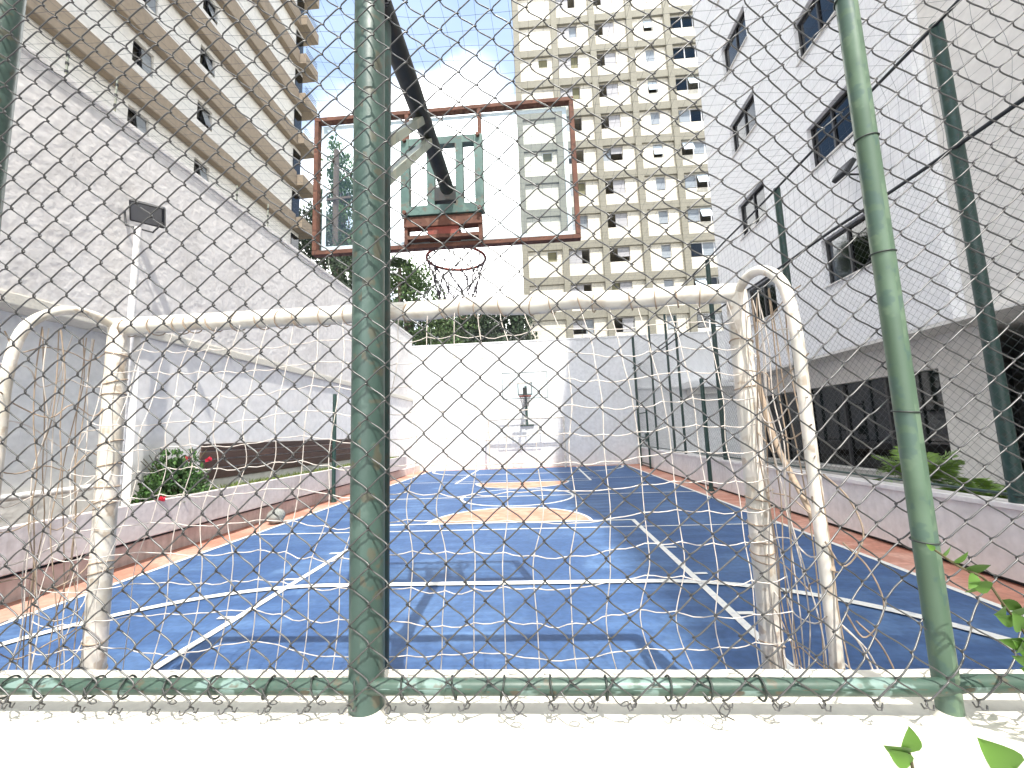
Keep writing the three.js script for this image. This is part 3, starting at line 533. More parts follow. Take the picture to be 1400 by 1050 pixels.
{
  const P = [V(0.738, 1.175, 0.875), V(0.775, 1.145, 0.872), V(0.81, 1.125, 0.868), V(0.835, 1.08, 0.866), V(0.862, 1.03, 0.865), V(0.885, 0.97, 0.865), V(0.9, 0.85, 0.864)];
  const lv = [[0, 0.018, [0.3, 0, 0.9], 2], [0.06, 0.028, [0.5, 0.3, -1.2], 2], [0.13, 0.032, [0.7, 0, -0.6], 2], [0.2, 0.042, [0.6, -0.2, -1.3], 0], [0.28, 0.035, [-0.4, 0.2, 2.4], 1], [0.34, 0.042, [0.5, 0.4, 2.1], 1], [0.4, 0.046, [0.4, 0.2, 1.3], 1], [0.47, 0.04, [0.3, -0.3, -2.0], 0], [0.52, 0.035, [0.2, 0.5, 1.7], 0], [0.56, 0.045, [0.6, 0, -1.4], 1], [0.6, 0.046, [0.4, 0.3, 1.2], 1], [0.65, 0.05, [0.5, 0.2, 0.6], 2], [0.68, 0.042, [0.1, 0.6, 2.2], 0], [0.72, 0.048, [0.3, 0, 1.5], 1], [0.77, 0.052, [0.4, 0.1, 1.0], 2], [0.81, 0.042, [0.2, 0.2, -1.1], 1], [0.86, 0.05, [0.3, 0.2, 1.25], 2], [0.9, 0.045, [0.2, 0, -1.4], 1], [0.95, 0.05, [0.4, 0.1, 0.8], 1]];
  vine('leafy green vine climbing along the fence beside the pale green post', P, lv);
  vine('dense leafy end of a vine where the rail meets the low wall', [V(0.9, 1.06, 0.845), V(0.875, 1.0, 0.845), V(0.88, 0.94, 0.845), V(0.92, 0.845, 0.845)], [...Array(14)].map((_, i) => [0.05 + i / 15, rr(0.036, 0.052), [rr(0, 0.8), rr(-0.5, 0.5), rr(-2, 2)], i % 3]));
  const sh = (label, tip, leaves) => { const base = V(tip.x + 0.01, 0.0, -tip.z - 0.06); const t = thing('shoot', label, 'plant', base); const c = curve([tip, tip.clone().add(new THREE.Vector3(0.012, -0.14, 0)), base.clone().add(new THREE.Vector3(0.01, 0.4, 0)), base], 24); part('stem', sweep(c, 0.0025, 5), M.stem, t); for (const [i, len, e, v] of leaves) addLeaf(t, c[i], len, e, v); };
  sh('young shoot with three bright leaves in front of the low wall', V(0.588, 0.874, 0.8), [[0, 0.055, [0.5, 0, 0.15], 2], [0, 0.05, [0.5, 0.2, 1.15], 1], [1, 0.05, [0.3, 0.2, 0.95], 2], [2, 0.04, [0.4, 0, 2.2], 2], [3, 0.03, [0.2, 0, -1.2], 0], [5, 0.04, [0.3, 0, 0.5], 1]]);
  sh('single long pointed leaf shoot in front of the low wall', V(0.75, 0.852, 0.8), [[0, 0.085, [0.4, 0.1, 0.85], 2], [2, 0.05, [0.3, 0.1, -0.6], 1], [3, 0.055, [0.2, 0.1, 1.2], 1]]);
}

// ---------------------------------------------------------------- right side fence, cables, netting
{
  const f = thing('side_fence', 'tall green post fence with dark cables and wire mesh along the right low wall', 'fence', V(3.99, 0.69, 10));
  for (const [d, r, h] of [[3.88, 0.055, 5.2], [6.62, 0.05, 5.2], [9.45, 0.05, 5.2], [11.95, 0.035, 4.6], [12.85, 0.035, 4.9], [14.7, 0.035, 5.1], [17.2, 0.05, 5.2]]) part('post', cyl(V(3.99, 0.692, d), V(3.99, h, d), r, r, 14), M.greenDark, f);
  const sag = (y, d0, d1, s) => { const p = []; for (let i = 0; i <= 24; i++) { const d = d0 + (d1 - d0) * i / 24; p.push(V(3.95, y - s * Math.abs(Math.sin(d * 1.1)), d)); } return p; };
  part('cable', sweep(sag(5.18, 0.6, 17.4, 0.02), 0.017, 8), M.cable, f); part('cable', sweep(sag(3.93, 0.6, 17.4, 0.03), 0.019, 8), M.cable, f); part('cable', sweep(sag(0.76, 1.2, 17.4, 0), 0.014, 6), M.greenDark, f);
  // chain-link: woven zigzag wires, too many and too far to pick apart singly
  const gs = [], W = 0.098, H = 0.092, y0 = 0.74, y1 = 3.9; let k = 0;
  for (let d = 1.3; d < 17.3; d += W / 2, k++) {
    const p = [], n = Math.round((y1 - y0) / (H / 2));
    for (let i = 0; i <= n; i++) { const y = y0 + i * H / 2, s = (i + k) % 2 ? 1 : -1; const wob = 0.012 * Math.sin(d * 2.3 + y * 1.9) + 0.02 * (vnoise(d * 0.8, y * 0.8, 9) - 0.5); p.push(V(3.93 + 0.03 * vnoise(d, y, 4), y + wob, d + s * (W / 4 + 0.001) + wob)); }
    gs.push(sweep(p, 0.0016, 3, false));
  }
  part('wire_mesh', gs, M.wireFar, f, { kind: 'stuff' });
  const ns = []; for (let d = 0.6; d < 17.4; d += 0.14) { const p = []; for (let i = 0; i <= 6; i++) { const t = i / 6; p.push(V(3.95 + 0.05 * Math.sin(t * 3.1), 3.93 + 1.24 * t, d + 0.06 * Math.sin(d * 3 + t * 4) * Math.sin(t * 3.14))); } ns.push(sweep(p, 0.0013, 3, false)); }
  for (let y = 4.05; y < 5.15; y += 0.14) { const p = []; for (let i = 0; i <= 70; i++) { const d = 0.6 + 16.8 * i / 70; p.push(V(3.97, y + 0.03 * Math.sin(d * 2.1 + y * 5), d)); } ns.push(sweep(p, 0.0013, 3, false)); }
  part('net', ns, M.netDark, f, { kind: 'stuff' });
}
{
  const gs = []; const Y = (x, d) => 5.25 + 0.4 * Math.max(0, (1 - (x + 5.4) / 9.3)) - 0.12 * Math.sin((x + 5.4) / 9.3 * 3.14) + 0.05 * Math.sin(d * 1.3 + x) - 0.04;
  for (let x = -5.38; x < 3.94; x += 0.155) { const p = []; for (let i = 0; i <= 60; i++) { const d = 0.9 + 16.7 * i / 60; p.push(V(x + 0.015 * Math.sin(d * 4 + x * 9), Y(x, d), d)); } gs.push(sweep(p, 0.0014, 3, false)); }
  for (let d = 0.9; d < 17.6; d += 0.155) { const p = []; for (let i = 0; i <= 30; i++) { const x = -5.38 + 9.33 * i / 30; p.push(V(x, Y(x, d), d + 0.02 * Math.sin(x * 4 + d * 7))); } gs.push(sweep(p, 0.0014, 3, false)); }
  solo('overhead_net', gs, M.netDark, 'thin dark safety net stretched flat over the whole court', 'net', null, 'stuff');
}
{ // volleyball posts
  const mk = (x, d, h, lean, label) => { const t = thing('volleyball_post', label, 'post', V(x, 0, d), 'volleyball posts'); part('post', cyl(V(x, 0.012, d), V(x + lean, h, d), 0.045, 0.045, 14), M.greenDark, t); part('base_collar', cyl(V(x, 0.002, d), V(x, 0.05, d), 0.075, 0.06, 14), M.greenDark, t); part('cap', ring(V(x + lean, h, d), UP, 0.03, 0.018, 14, 6), M.greenDark, t); part('hook', cyl(V(x + lean * 0.9, h - 0.2, d), V(x + lean * 0.9, h - 0.2, d - 0.09), 0.012, 0.012, 6), M.greenDark, t); };
  mk(-4.8, 9.55, 2.48, 0.0, 'dark green post on the orange strip beside the planter'); mk(3.72, 9.7, 2.5, 0.0, 'dark green post on the orange strip beside the right low wall');
}
{
  const t = thing('gate', 'narrow dark green metal gate in the far corner by the end wall', 'gate', V(4.0, 0, 16.2)); for (const d of [15.3, 16.6]) part('post', cyl(V(3.85, 0.002, d), V(3.85, 2.1, d), 0.035, 0.035, 10), M.greenDark, t);
  for (const y of [0.15, 1.1, 2.0]) part('rail', bar(V(3.85, y, 15.33), V(3.85, y, 16.57), 0.04, 0.04), M.greenDark, t); part('lock_box', box(3.8, 3.9, 0.95, 1.25, 15.4, 15.62, 0.01), M.greenDark, t);
}
{ // electric fence on the left wall and the end wall
  const mk = (label, pts, base) => { const t = thing('electric_fence', label, 'fence', base); for (const [x, y, d, h] of pts) { part('rod', cyl(V(x, y, d), V(x, y + h, d), 0.012, 0.012, 6), M.strut, t); for (let k = 1; k < 4; k++) part('insulator', cyl(V(x, y + h * k / 4 + 0.02, d), V(x, y + h * k / 4 + 0.05, d), 0.02, 0.02, 6), M.black, t); } for (let k = 1; k < 5; k++) part('wire', sweep(pts.map(([x, y, d, h]) => V(x + 0.014, y + 0.55 * k / 4, d)), 0.002, 4, false), M.wire, t); };
  mk('thin electric fence rods and wires on top of the tall grey wall', [[-5.5, 5.802, 1.5, 0.4], [-5.5, 5.802, 4.2, 0.42], [-5.5, 5.802, 4.78, 0.6], [-5.5, 5.802, 7.05, 0.45], [-5.5, 5.802, 7.95, 0.6], [-5.5, 5.802, 10.5, 0.6], [-5.5, 5.802, 13.5, 0.6], [-5.5, 5.802, 16.8, 0.6]], V(-5.5, 5.8, 9));
  mk('thin electric fence rods and wires on top of the white end wall', [-4.6, -2.4, -0.2, 2.0, 4.2, 6.4].map(x => [x, 5.372, 17.73, 0.75]), V(1, 5.37, 17.73));
}
{ // floodlights
  const t = thing('floodlight_pole', 'white pole with a dark square floodlight beside the grey wall', 'floodlight', V(-5.25, 0.58, 4.95));
  part('pole', cyl(V(-5.25, 0.55, 4.95), V(-5.22, 4.32, 4.95), 0.043, 0.04, 14), M.whiteMetal, t);
  const lg = (g) => { g.rotateX(0.55); g.rotateY(0.5); g.rotateZ(-0.15); g.translate(-5.17, 4.55, -5.02); return uvm(g); };
  const lamp = part('lamp_housing', lg(new RoundedBoxGeometry(0.38, 0.28, 0.08, 2, 0.02)), M.black, t); part('lamp_glass', (() => { const g = new THREE.BoxGeometry(0.33, 0.23, 0.006); g.translate(0, 0, 0.042); return lg(g); })(), M.lampGlass, lamp);
  part('bracket', sweep([V(-5.38, 4.55, 4.9), V(-5.38, 4.36, 4.93), V(-5.06, 4.27, 5.0), V(-5.02, 4.46, 5.1)], 0.012, 6), M.black, t);
  const u = thing('floodlight', 'small dark floodlight fixed to the tiled building below a window', 'floodlight', V(6.6, 6.3, 8.4)); const g = new RoundedBoxGeometry(0.1, 0.34, 0.4, 2, 0.02); g.rotateZ(-0.6); g.translate(6.42, 6.5, -8.4); part('lamp_housing', uvm(g), M.black, u); const g2 = new THREE.BoxGeometry(0.008, 0.28, 0.34); g2.translate(-0.055, 0, 0); g2.rotateZ(-0.6); g2.translate(6.42, 6.5, -8.4); part('lamp_glass', uvm(g2), M.lampGlass, u); part('bracket', cyl(V(6.46, 6.42, 8.4), V(6.7, 6.4, 8.4), 0.02, 0.02, 8), M.black, u);
}
{ // lump of stone on the border
  const g = new THREE.IcosahedronGeometry(0.15, 4), p = g.attributes.position; for (let i = 0; i < p.count; i++) { _v.fromBufferAttribute(p, i); const k = 1 + 0.18 * (fbm(_v.x * 9 + 5, _v.y * 9 + _v.z * 7, 3, 3) - 0.5); p.setXYZ(i, _v.x * k, _v.y * k * 0.86, _v.z * k); } g.computeVertexNormals(); g.translate(-4.68, 0.128, -7.25);
  solo('stone', uvm(g), M.stone, 'grey rounded stone on the orange strip beside the planter', 'stone');
}

// ---------------------------------------------------------------- goals
function goalNet(parent, xa, xb, prof, step, r, mat, wob) {   // prof(t) -> [y,d]; cords across and down, each its own piece
  const P = (x, t) => { const [y, d] = prof(t), n = wob * (vnoise(x * 2.3 + 7, t * 9, 3) - 0.5), m = wob * (vnoise(x * 2.7 + 30, t * 8, 8) - 0.5); const sag = 0.6 * wob * Math.sin((x * 7 + t * 3) * 1.7); return V(x + n, y + m * 0.6 + sag * 0.2, d + m); };
  const nx = Math.round((xb - xa) / step), nt = 17;
  for (let i = 0; i <= nx; i++) { const x = xa + (xb - xa) * i / nx, p = []; for (let k = 0; k <= 56; k++) p.push(P(x, k / 56)); part('cord', sweep(p, r, 4, false), mat, parent); }
  for (let j = 1; j <= nt; j++) { const p = []; for (let k = 0; k <= 90; k++) { const x = xa + (xb - xa) * k / 90; const q = P(x, j / nt); q.y -= 0.012 * Math.abs(Math.sin((k / 90) * nx * Math.PI)) * wob * 22 * vnoise(k * 0.09, j * 3.7, 12); p.push(q); } part('cord', sweep(p, r, 4, false), mat, parent); }
  const kn = []; for (let i = 0; i <= nx; i++) for (let j = 1; j <= nt; j++) { const q = P(xa + (xb - xa) * i / nx, j / nt); const g = new THREE.OctahedronGeometry(r * 2.1); g.translate(q.x, q.y, q.z); kn.push(g); } part('knots', kn, mat, parent, { kind: 'stuff' });
}
{
  const gl = -2.12, gr = 0.94, dg = 1.95, t = thing('futsal_goal', 'white goal with a torn cord net directly behind the near fence', 'goal', V(-0.59, 0, 1.8));
  for (const x of [gl, gr]) part('post', sweep([V(x, 0.01, dg), V(x, 0.7, dg), V(x, 1.4, dg), V(x, 2.04, dg)], 0.045, 18), M.goalWhite, t);
  { // crossbar wrapped in sagging cloth
    const n = 120, p = []; for (let i = 0; i <= n; i++) p.push(V(gl + (gr - gl) * i / n, 2.04 - 0.012 * Math.sin(i * 0.33) * vnoise(i * 0.1, 1, 3) - 0.006, dg));
    part('crossbar', sweep([V(gl - 0.02, 2.045, dg), V(gr + 0.02, 2.045, dg)], 0.036, 14), M.goalWhite, t); part('wrap', sweep(p, i => 0.038 + 0.006 * vnoise(i * 0.35, 2, 6), 14), M.cloth, t);
    for (let k = 0; k < 26; k++) { const x = gl + 0.08 + (gr - gl - 0.14) * (k + rr(-0.3, 0.3)) / 26; const g = ring(V(x, 2.028, dg), new THREE.Vector3(1, rr(-0.3, 0.3), 0.35).normalize(), 0.047, 0.003, 14, 5); part('lashing', g, M.cordBrown, t); }
  }
  for (const x of [gl, gr]) {
    const q = x + (x < 0 ? -0.03 : 0.0), w = x < 0 ? -1 : 1;
    part('side_frame', sweep(curve([V(x, 2.03, dg), V(q, 2.07, dg - 0.12), V(q, 2.05, dg - 0.24), V(q, 1.95, dg - 0.36), V(q, 1.76, dg - 0.405), V(q, 1.45, dg - 0.41), V(q, 0.8, dg - 0.415), V(q, 0.01, dg - 0.42)], 44), 0.0205, 12), M.goalWhite, t);
    part('ground_bar', sweep([V(q, 0.035, dg - 0.41), V(x, 0.035, dg - 0.03)], 0.024, 10), M.goalWhite, t);
    // bunched side netting: loose cords hanging between post and side frame
    for (let k = 0; k < (w > 0 ? 13 : 11); k++) {
      const f = rr(0.05, 0.98), dd = dg - 0.42 * f, pts = []; let d = dd, xx = q + rr(-0.03, 0.03);
      for (let j = 0; j <= 9; j++) { const y = 1.96 - 1.9 * j / 9 - (f > 0.8 ? 0.12 : 0); d += rr(-0.035, 0.035); xx += rr(-0.02, 0.02) + w * 0.003; d = Math.min(dg + 0.03, Math.max(dg - 0.5, d)); pts.push(V(xx, y, d)); }
      part('cord', sweep(curve(pts, 40), 0.0028, 4, false), k % 3 ? M.cordBrown : M.cord, t);
    }
    for (let k = 0; k < 15; k++) { const y = 0.15 + 0.125 * k, pts = []; for (let j = 0; j <= 5; j++) pts.push(V(q + rr(-0.035, 0.035), y + rr(-0.05, 0.05) - 0.05 * Math.sin(j / 5 * 3.14), dg - 0.44 * j / 5)); part('cord', sweep(curve(pts, 20), 0.0028, 4, false), k % 2 ? M.cord : M.cordBrown, t); }
    if (w > 0) { part('rope', sweep(curve([V(gr + 0.04, 1.62, dg - 0.03), V(gr + 0.05, 1.35, dg - 0.1), V(gr + 0.03, 1.15, dg - 0.28), V(gr + 0.02, 1.0, dg - 0.4), V(gr + 0.01, 0.93, dg - 0.43)], 26), 0.011, 7), M.cordBrown, t); for (let k = 0; k < 6; k++) { const c = V(gr + 0.02 + rr(-0.02, 0.06), rr(0.55, 1.25), dg - 0.42 + rr(-0.03, 0.03)); part('cord', sweep(curve([c, c.clone().add(new THREE.Vector3(0.07, -0.08, 0)), c.clone().add(new THREE.Vector3(0.09, -0.2, 0.02)), c.clone().add(new THREE.Vector3(0.03, -0.3, 0)), c.clone().add(new THREE.Vector3(-0.02, -0.22, 0))], 22), 0.003, 4, false), k % 2 ? M.cord : M.cordBrown, t); } }
    for (let k = 0; k < 12; k++) { const y = rr(0.2, 1.9); part('lashing', ring(V(x, y, dg), new THREE.Vector3(rr(-0.3, 0.3), 1, rr(-0.3, 0.3)).normalize(), 0.048, 0.0032, 14, 5), M.cordBrown, t); }
  }
  part('ground_bar', sweep([V(gl - 0.03, 0.035, dg - 0.42), V(gr, 0.035, dg - 0.42)], 0.024, 10), M.goalWhite, t);
  goalNet(t, gl + 0.06, gr - 0.06, s => [2.0 - 1.94 * s, dg - 0.03 - 0.3 * Math.pow(s, 0.9) - 0.06 * Math.sin(s * 3.14)], 0.128, 0.0021, M.cord, 0.075);
}
{
  const gl = CX - 1.54, gr = CX + 1.54, dg = 17.0, t = thing('futsal_goal', 'small white goal against the white end wall', 'goal', V(CX, 0, 17.2));
  for (const x of [gl, gr]) { part('post', cyl(V(x, 0.01, dg), V(x, 2.04, dg), 0.045, 0.045, 12), M.goalWhite, t); part('side_frame', sweep(curve([V(x, 2.02, dg), V(x, 2.02, dg + 0.25), V(x, 1.85, dg + 0.45), V(x, 0.02, dg + 0.5)], 20), 0.02, 8), M.goalWhite, t); }
  part('crossbar', cyl(V(gl - 0.045, 2.0, dg), V(gr + 0.045, 2.0, dg), 0.043, 0.043, 12), M.goalWhite, t);
  const gs = []; for (let x = gl; x < gr; x += 0.12) gs.push(sweep([V(x, 1.98, dg + 0.1), V(x, 1.0, dg + 0.42), V(x, 0.05, dg + 0.5)], 0.003, 3, false)); for (let k = 1; k < 16; k++) gs.push(sweep([V(gl, 1.98 - k * 0.12, dg + 0.1 + 0.4 * Math.sqrt(k / 16)), V(gr, 1.98 - k * 0.12, dg + 0.1 + 0.4 * Math.sqrt(k / 16))], 0.003, 3, false)); part('net', gs, M.cord, t, { kind: 'stuff' });
}

// ---------------------------------------------------------------- basketball stands
function hoop(t, cx, cy, cd, dir, R, netMat) {          // rim and net; dir = +1 when the court lies further along d
  part('rim', ring(V(cx, cy, cd), UP, R, 0.011, 40, 10), M.rustRed, t);
  const n = 12; for (const s of [-1, 1]) for (let k = 0; k < n; k++) { const p = []; for (let i = 0; i <= 12; i++) { const u = i / 12, a = (k + s * u * 2.2 + 0.12 * Math.sin(k * 3 + i)) / n * 6.283, r = R * (1 - 0.46 * Math.pow(u, 0.7)) + 0.008 * Math.sin(k * 5 + i * 2); p.push(V(cx + r * Math.cos(a), cy - 0.01 - 0.4 * u, cd + r * Math.sin(a))); } part('net_cord', sweep(p, 0.0046, 4, false), netMat, t); }
}
{
  const t = thing('basketball_stand', 'basketball stand with dark arm and rusty framed clear backboard over the near goal', 'basketball hoop', V(-0.56, 0, 1.42));
  part('pole', cyl(V(-0.575, 0.01, 1.42), V(-0.56, 3.1, 1.42), 0.05, 0.05, 18), M.greenDark, t);
  part('arm', sweep([V(-0.535, 3.06, 1.36), V(-0.537, 3.06, 1.8), V(-0.545, 3.07, 2.2), V(-0.55, 3.07, 2.6)], 0.046, 16), M.blackArm, t);
  part('brace', bar(V(-0.57, 2.52, 1.44), V(-0.535, 3.02, 1.92), 0.036, 0.036), M.strut, t); part('brace', bar(V(-0.57, 2.36, 1.44), V(-0.535, 3.02, 2.08), 0.036, 0.036), M.strut, t);
  const D = 2.72, x0 = -1.545, x1 = 0.335, y0 = 2.715, y1 = 3.765, s = 0.032;
  const bb = part('backboard', box(x0 + 0.02, x1 - 0.02, y0 + 0.02, y1 - 0.02, D + 0.018, D + 0.028), M.board, t);
  part('frame', box(x0, x1, y0, y0 + s, D - 0.012, D + 0.04, 0.004), M.rust, bb); part('frame', box(x0, x1, y1 - s, y1, D - 0.012, D + 0.04, 0.004), M.rust, bb);
  part('frame', box(x0, x0 + s, y0 + s, y1 - s, D - 0.012, D + 0.04, 0.004), M.rust, bb); part('frame', box(x1 - s, x1, y0 + s, y1 - s, D - 0.012, D + 0.04, 0.004), M.rust, bb);
  // white print border on the glass
  const pr = [box(x0 + 0.05, x1 - 0.05, y1 - 0.075, y1 - 0.045, D + 0.0285, D + 0.0295), box(x0 + 0.05, x1 - 0.05, y0 + 0.045, y0 + 0.075, D + 0.0285, D + 0.0295), box(x0 + 0.05, x0 + 0.08, y0 + 0.075, y1 - 0.075, D + 0.0285, D + 0.0295), box(x1 - 0.08, x1 - 0.05, y0 + 0.075, y1 - 0.075, D + 0.0285, D + 0.0295)]; part('border_print', pr, M.whiteFrame, bb);
  for (const x of [-0.335, -0.86]) part('frame', box(x - 0.014, x + 0.014, 3.475, y1 - s, D - 0.01, D + 0.012), M.rust, bb);
  const fx0 = -0.885, fx1 = -0.31, fy0 = 2.925, fy1 = 3.49, w = 0.06, d0 = D - 0.075, d1 = D - 0.015;
  const mf = part('mount_frame', box(fx0, fx0 + w, fy0, fy1, d0, d1, 0.004), M.greenFrame, t); part('mount_bar', box(fx1 - w, fx1, fy0, fy1, d0, d1, 0.004), M.greenFrame, mf);
  part('mount_bar', box(fx0 + w, fx1 - w, fy1 - 0.055, fy1, d0 + 0.003, d1 - 0.003), M.greenFrame, mf); part('mount_bar', box(fx0 + w, fx1 - w, fy0, fy0 + 0.065, d0 + 0.003, d1 - 0.003), M.greenFrame, mf);
  for (const x of [-0.675, -0.475]) part('mount_bar', box(x - 0.026, x + 0.026, fy0 + 0.065, fy1 - 0.055, d0 + 0.003, d1 - 0.003), M.greenFrame, mf);
  part('mount_bar', box(-0.649, -0.501, 3.02, 3.12, d0 + 0.006, d1 - 0.006), M.blackArm, mf);
  const br = part('rim_bracket', [box(-0.87, -0.33, 2.845, 2.92, D - 0.06, D + 0.01, 0.004), box(-0.87, -0.845, 2.73, 2.845, D - 0.05, D + 0.01), box(-0.355, -0.33, 2.73, 2.845, D - 0.05, D + 0.01), box(-0.845, -0.355, 2.765, 2.79, D - 0.05, D + 0.005)], M.rust, t);
  part('rim_plate', box(-0.71, -0.49, 2.77, 2.86, D - 0.045, D + 0.12, 0.005), M.rustRed, t); part('rim_neck', box(-0.67, -0.53, 2.795, 2.82, D + 0.12, D + 0.2), M.rustRed, t);
  for (const [x, y] of [[fx0 + 0.03, 3.475], [fx1 - 0.03, 3.475], [fx0 + 0.03, 2.94], [fx1 - 0.03, 2.94]]) part('bolt', cyl(V(x, y, d0 - 0.02), V(x, y, d0), 0.014, 0.014, 8), M.rust, mf);
  hoop(t, -0.6, 2.81, 3.13, 1, 0.23, M.cordHoop);
}
{
  const t = thing('basketball_hoop', 'small clear backboard with red rim and dark post fixed to the white end wall', 'basketball hoop', V(-0.56, 1.65, 17.55)); const c = -0.52, D = 16.45;
  part('post', box(c - 0.05, c + 0.05, 1.75, 3.4, 17.5, 17.618, 0.008), M.greenDark, t); part('base_plate', box(c - 0.28, c + 0.28, 1.7, 1.76, 17.55, 17.618), M.greenDark, t); part('arm', bar(V(c, 3.15, 17.5), V(c, 3.1, D + 0.03), 0.09, 0.09), M.greenDark, t); part('brace', bar(V(c, 2.4, 17.5), V(c, 3.05, D + 0.3), 0.05, 0.05), M.greenDark, t);
  const bb = part('backboard', box(c - 0.88, c + 0.88, 2.78, 3.8, D, D + 0.012), M.board, t); for (const [a, b, e, f] of [[-0.9, 0.9, 2.76, 2.785], [-0.9, 0.9, 3.795, 3.82], [-0.9, -0.878, 2.785, 3.795], [0.878, 0.9, 2.785, 3.795]]) part('frame', box(c + a, c + b, e, f, D - 0.01, D + 0.02), M.greenDark, bb);
  part('mount_frame', [box(c - 0.29, c - 0.25, 2.9, 3.42, D + 0.02, D + 0.06), box(c + 0.25, c + 0.29, 2.9, 3.42, D + 0.02, D + 0.06), box(c - 0.25, c + 0.25, 3.36, 3.42, D + 0.02, D + 0.06), box(c - 0.25, c + 0.25, 2.9, 2.96, D + 0.02, D + 0.06)], M.greenDark, t); part('rim_plate', box(c - 0.24, c + 0.24, 2.83, 2.89, D - 0.05, D - 0.012), M.rustRed, t); part('lamp_box', box(c - 0.08, c + 0.08, 2.85, 3.2, D - 0.09, D - 0.052), M.blackArm, t);
  hoop(t, c, 2.84, D - 0.29, -1, 0.22, M.cordHoop);
}

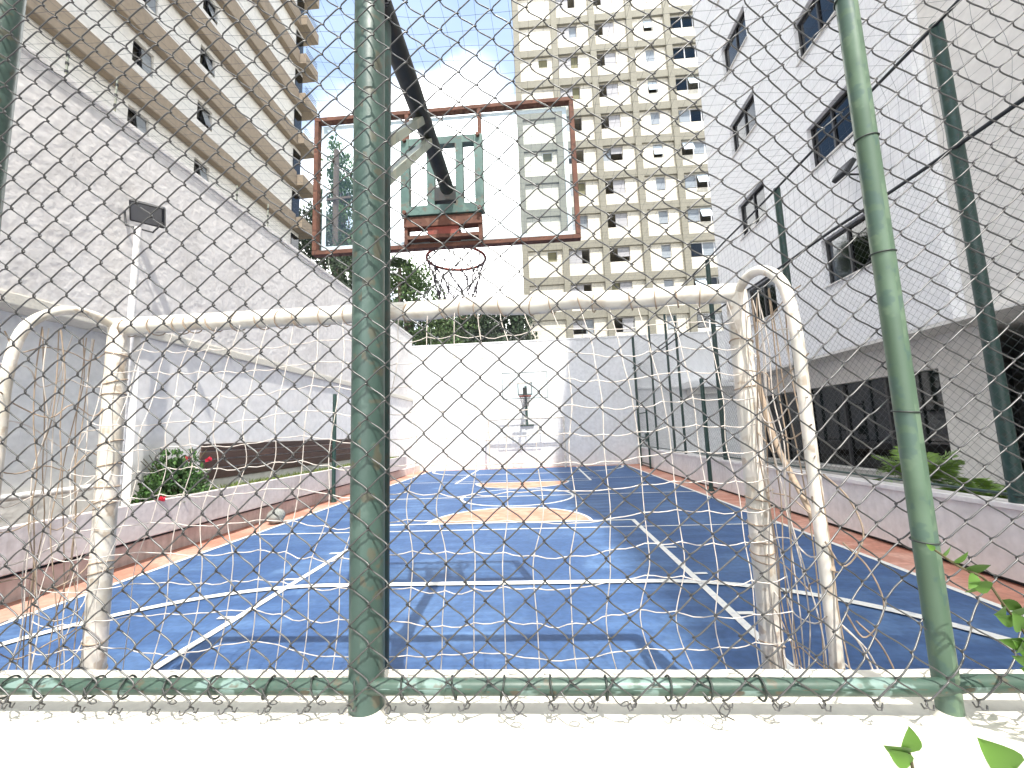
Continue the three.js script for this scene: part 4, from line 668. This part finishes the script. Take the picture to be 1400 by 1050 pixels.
// ---------------------------------------------------------------- near chain-link fence
{
  const t = thing('chain_link_fence', 'near chain-link fence with green posts and bottom rail on the sunlit low wall', 'fence', V(-0.2, 0.83, 0.94));
  const topY = 3.1, posts = [[-1.475, 0.965, 0.038, M.greenPost], [-0.405, 0.968, 0.038, M.greenPost], [0.795, 0.962, 0.0215, M.greenPale], [-2.55, 0.965, 0.038, M.greenPost], [2.0, 0.962, 0.0215, M.greenPale]];
  for (const [x, d, r, m] of posts) part('post', (() => { const g = new THREE.CylinderGeometry(r, r, topY - 0.828, 28, 40); const p = g.attributes.position, u = g.attributes.uv; for (let i = 0; i < p.count; i++) { const y = p.getY(i), k = 1 + 0.006 * Math.sin(y * 5 + x); p.setXYZ(i, p.getX(i) * k, y, p.getZ(i) * k); u.setXY(i, u.getX(i) * 6.283 * r, u.getY(i) * (topY - 0.83)); } g.translate(x, (topY + 0.828) / 2, -d); return g; })(), m, t);
  for (const [x, d, r] of posts) { part('base_mortar', cyl(V(x, 0.826, d), V(x, 0.842, d), r + 0.012, r + 0.002, 20), M.ledgeTop, t); }
  part('bottom_rail', sweep([V(-3, 0.893, 0.946), V(-1.4, 0.893, 0.946), V(0.2, 0.894, 0.946), V(0.765, 0.893, 0.948), V(0.83, 0.892, 0.962), V(2.2, 0.892, 0.962)], 0.0162, 16), M.greenRail, t);
  part('weld_collar', ring(V(-0.405, 0.895, 0.955), new THREE.Vector3(1, 0, 0), 0.018, 0.006, 14, 6), M.greenRail, t);
  // woven wires: each a flattened spiral hooked into its neighbours, all individually bent
  const W = 0.0858, H = 0.0795, X0 = -0.081, Y0 = 1.592, yb = 0.868, yt = 3.05, R = 0.00178, B = 0.0052;
  const warp = (x, y) => { const a = (vnoise(x * 2.1 + 3, y * 2.0, 71) - 0.5), b = (vnoise(x * 2.3 + 9, y * 1.9 + 4, 72) - 0.5), c = (vnoise(x * 1.4, y * 1.3, 73) - 0.5), e = (vnoise(x * 9, y * 9, 74) - 0.5), h = (vnoise(x * 9 + 40, y * 9, 75) - 0.5); return [x + 0.030 * a + 0.003 * e, y + 0.026 * b + 0.003 * h, 0.014 * c]; };
  const meshD = (x, y) => 0.921 + 0.076 * sstep(0.45, 0.77, x) * sstep(0.915, 1.06, y), colX = k => { const x = X0 + k * W / 2; return x < 0.3 ? x : x + 0.10 * (x - 0.3); };
  const kmin = Math.floor((-2.9 - X0) / (W / 2)), kmax = Math.ceil((2.1 - X0) / (W / 2));
  for (let k = kmin; k < kmax; k++) {
    // wire k spans columns k..k+1; a right-hand corner at Y0 + n*H for even k
    const xc = (colX(k) + colX(k + 1)) / 2, amp = (colX(k + 1) - colX(k)) / 2 + R * 1.25, n0 = Math.floor((yb - Y0) / (H / 2)), n1 = Math.ceil((yt - Y0) / (H / 2)), pts = [], S = 7, par = ((k % 2) + 2) % 2;
    for (let n = n0; n <= n1; n++) {
      const bow = rr(-0.0017, 0.0017), bow2 = rr(-0.001, 0.001), right = ((n + par) % 2 + 2) % 2 ? 1 : -1;   // side of the corner at step n
      for (let j = 0; j < S; j++) {
        const u = j / S, y = Y0 + (n + u) * H / 2; if (y < yb || y > yt) continue;
        const ph = u * Math.PI, tri = 1 - 2 * u, sm = Math.sin(Math.asin(Math.max(-1, Math.min(1, 0.965 * Math.cos(ph))))), x = right * amp * (0.9 * tri + 0.1 * Math.cos(ph));
        const [wx, wy, wz] = warp(xc, y); const zz = -right * B * Math.min(1, 2.2 * Math.sin(ph));
        pts.push(new THREE.Vector3(wx + x + bow2 * Math.sin(ph), wy + bow * Math.sin(ph) + 0.0012 * Math.sin(2 * ph) * right, -meshD(wx + x, y) + wz * (1 - 0.8 * sstep(0.5, 0.7, wx)) + zz));
      }
    }
    // lower end: bent round and twisted
    const e = pts[0].clone(), cl = []; const s = rnd() < 0.5 ? -1 : 1; cl.push(e.clone().add(new THREE.Vector3(s * 0.013, 0.001, 0.002)), e.clone().add(new THREE.Vector3(s * 0.01, -0.007, 0.004)), e.clone().add(new THREE.Vector3(s * 0.003, -0.006, 0.003))); pts.unshift(...cl);
    part('wire', sweep(pts, R, 5), M.wire, t);
  }
  // tie wires round rail and posts
  for (let x = -2.9; x < 0.5; x += 0.104) { const xx = x + rr(-0.02, 0.02); part('tie_wire', ring(V(xx, 0.893, 0.944), new THREE.Vector3(1, rr(-0.35, 0.35), rr(-0.2, 0.2)).normalize(), 0.0215, 0.0022, 16, 5), M.tie, t); if (rnd() < 0.5) part('tie_wire', sweep(curve([V(xx, 0.905, 0.92), V(xx + 0.012, 0.888, 0.917), V(xx + 0.026, 0.876, 0.914), V(xx + 0.04, 0.88, 0.913), V(xx + 0.034, 0.886, 0.912), V(xx + 0.022, 0.88, 0.911)], 18), 0.0013, 5), M.wire, t); }
  for (const y of [1.17, 1.44, 1.8, 2.08, 2.45, 2.8]) { part('tie_wire', ring(V(0.795, y, 0.963), new THREE.Vector3(rr(-0.08, 0.08), 1, rr(-0.1, 0.1)).normalize(), 0.0232, 0.0019, 24, 5), M.tie, t); }
  for (const [x, y] of [[-0.1, 0.878], [0.02, 0.884], [0.3, 0.874]]) part('tie_wire', sweep(curve([V(x, 0.9, 0.918), V(x + 0.015, 0.885, 0.905), V(x + 0.03, y - 0.01, 0.9), V(x + 0.045, y + 0.004, 0.903), V(x + 0.035, y + 0.012, 0.905), V(x + 0.024, y, 0.902), V(x + 0.05, y - 0.014, 0.9)], 26), 0.0014, 5), M.wire, t);
}

// ---------------------------------------------------------------- render
const renderer = new THREE.WebGLRenderer({ antialias: true });
renderer.setSize(1024, 768);
renderer.toneMapping = THREE.LinearToneMapping;
renderer.toneMappingExposure = EXPOSURE;
renderer.shadowMap.enabled = true;
renderer.shadowMap.type = THREE.PCFSoftShadowMap;
renderer.render(scene, camera);
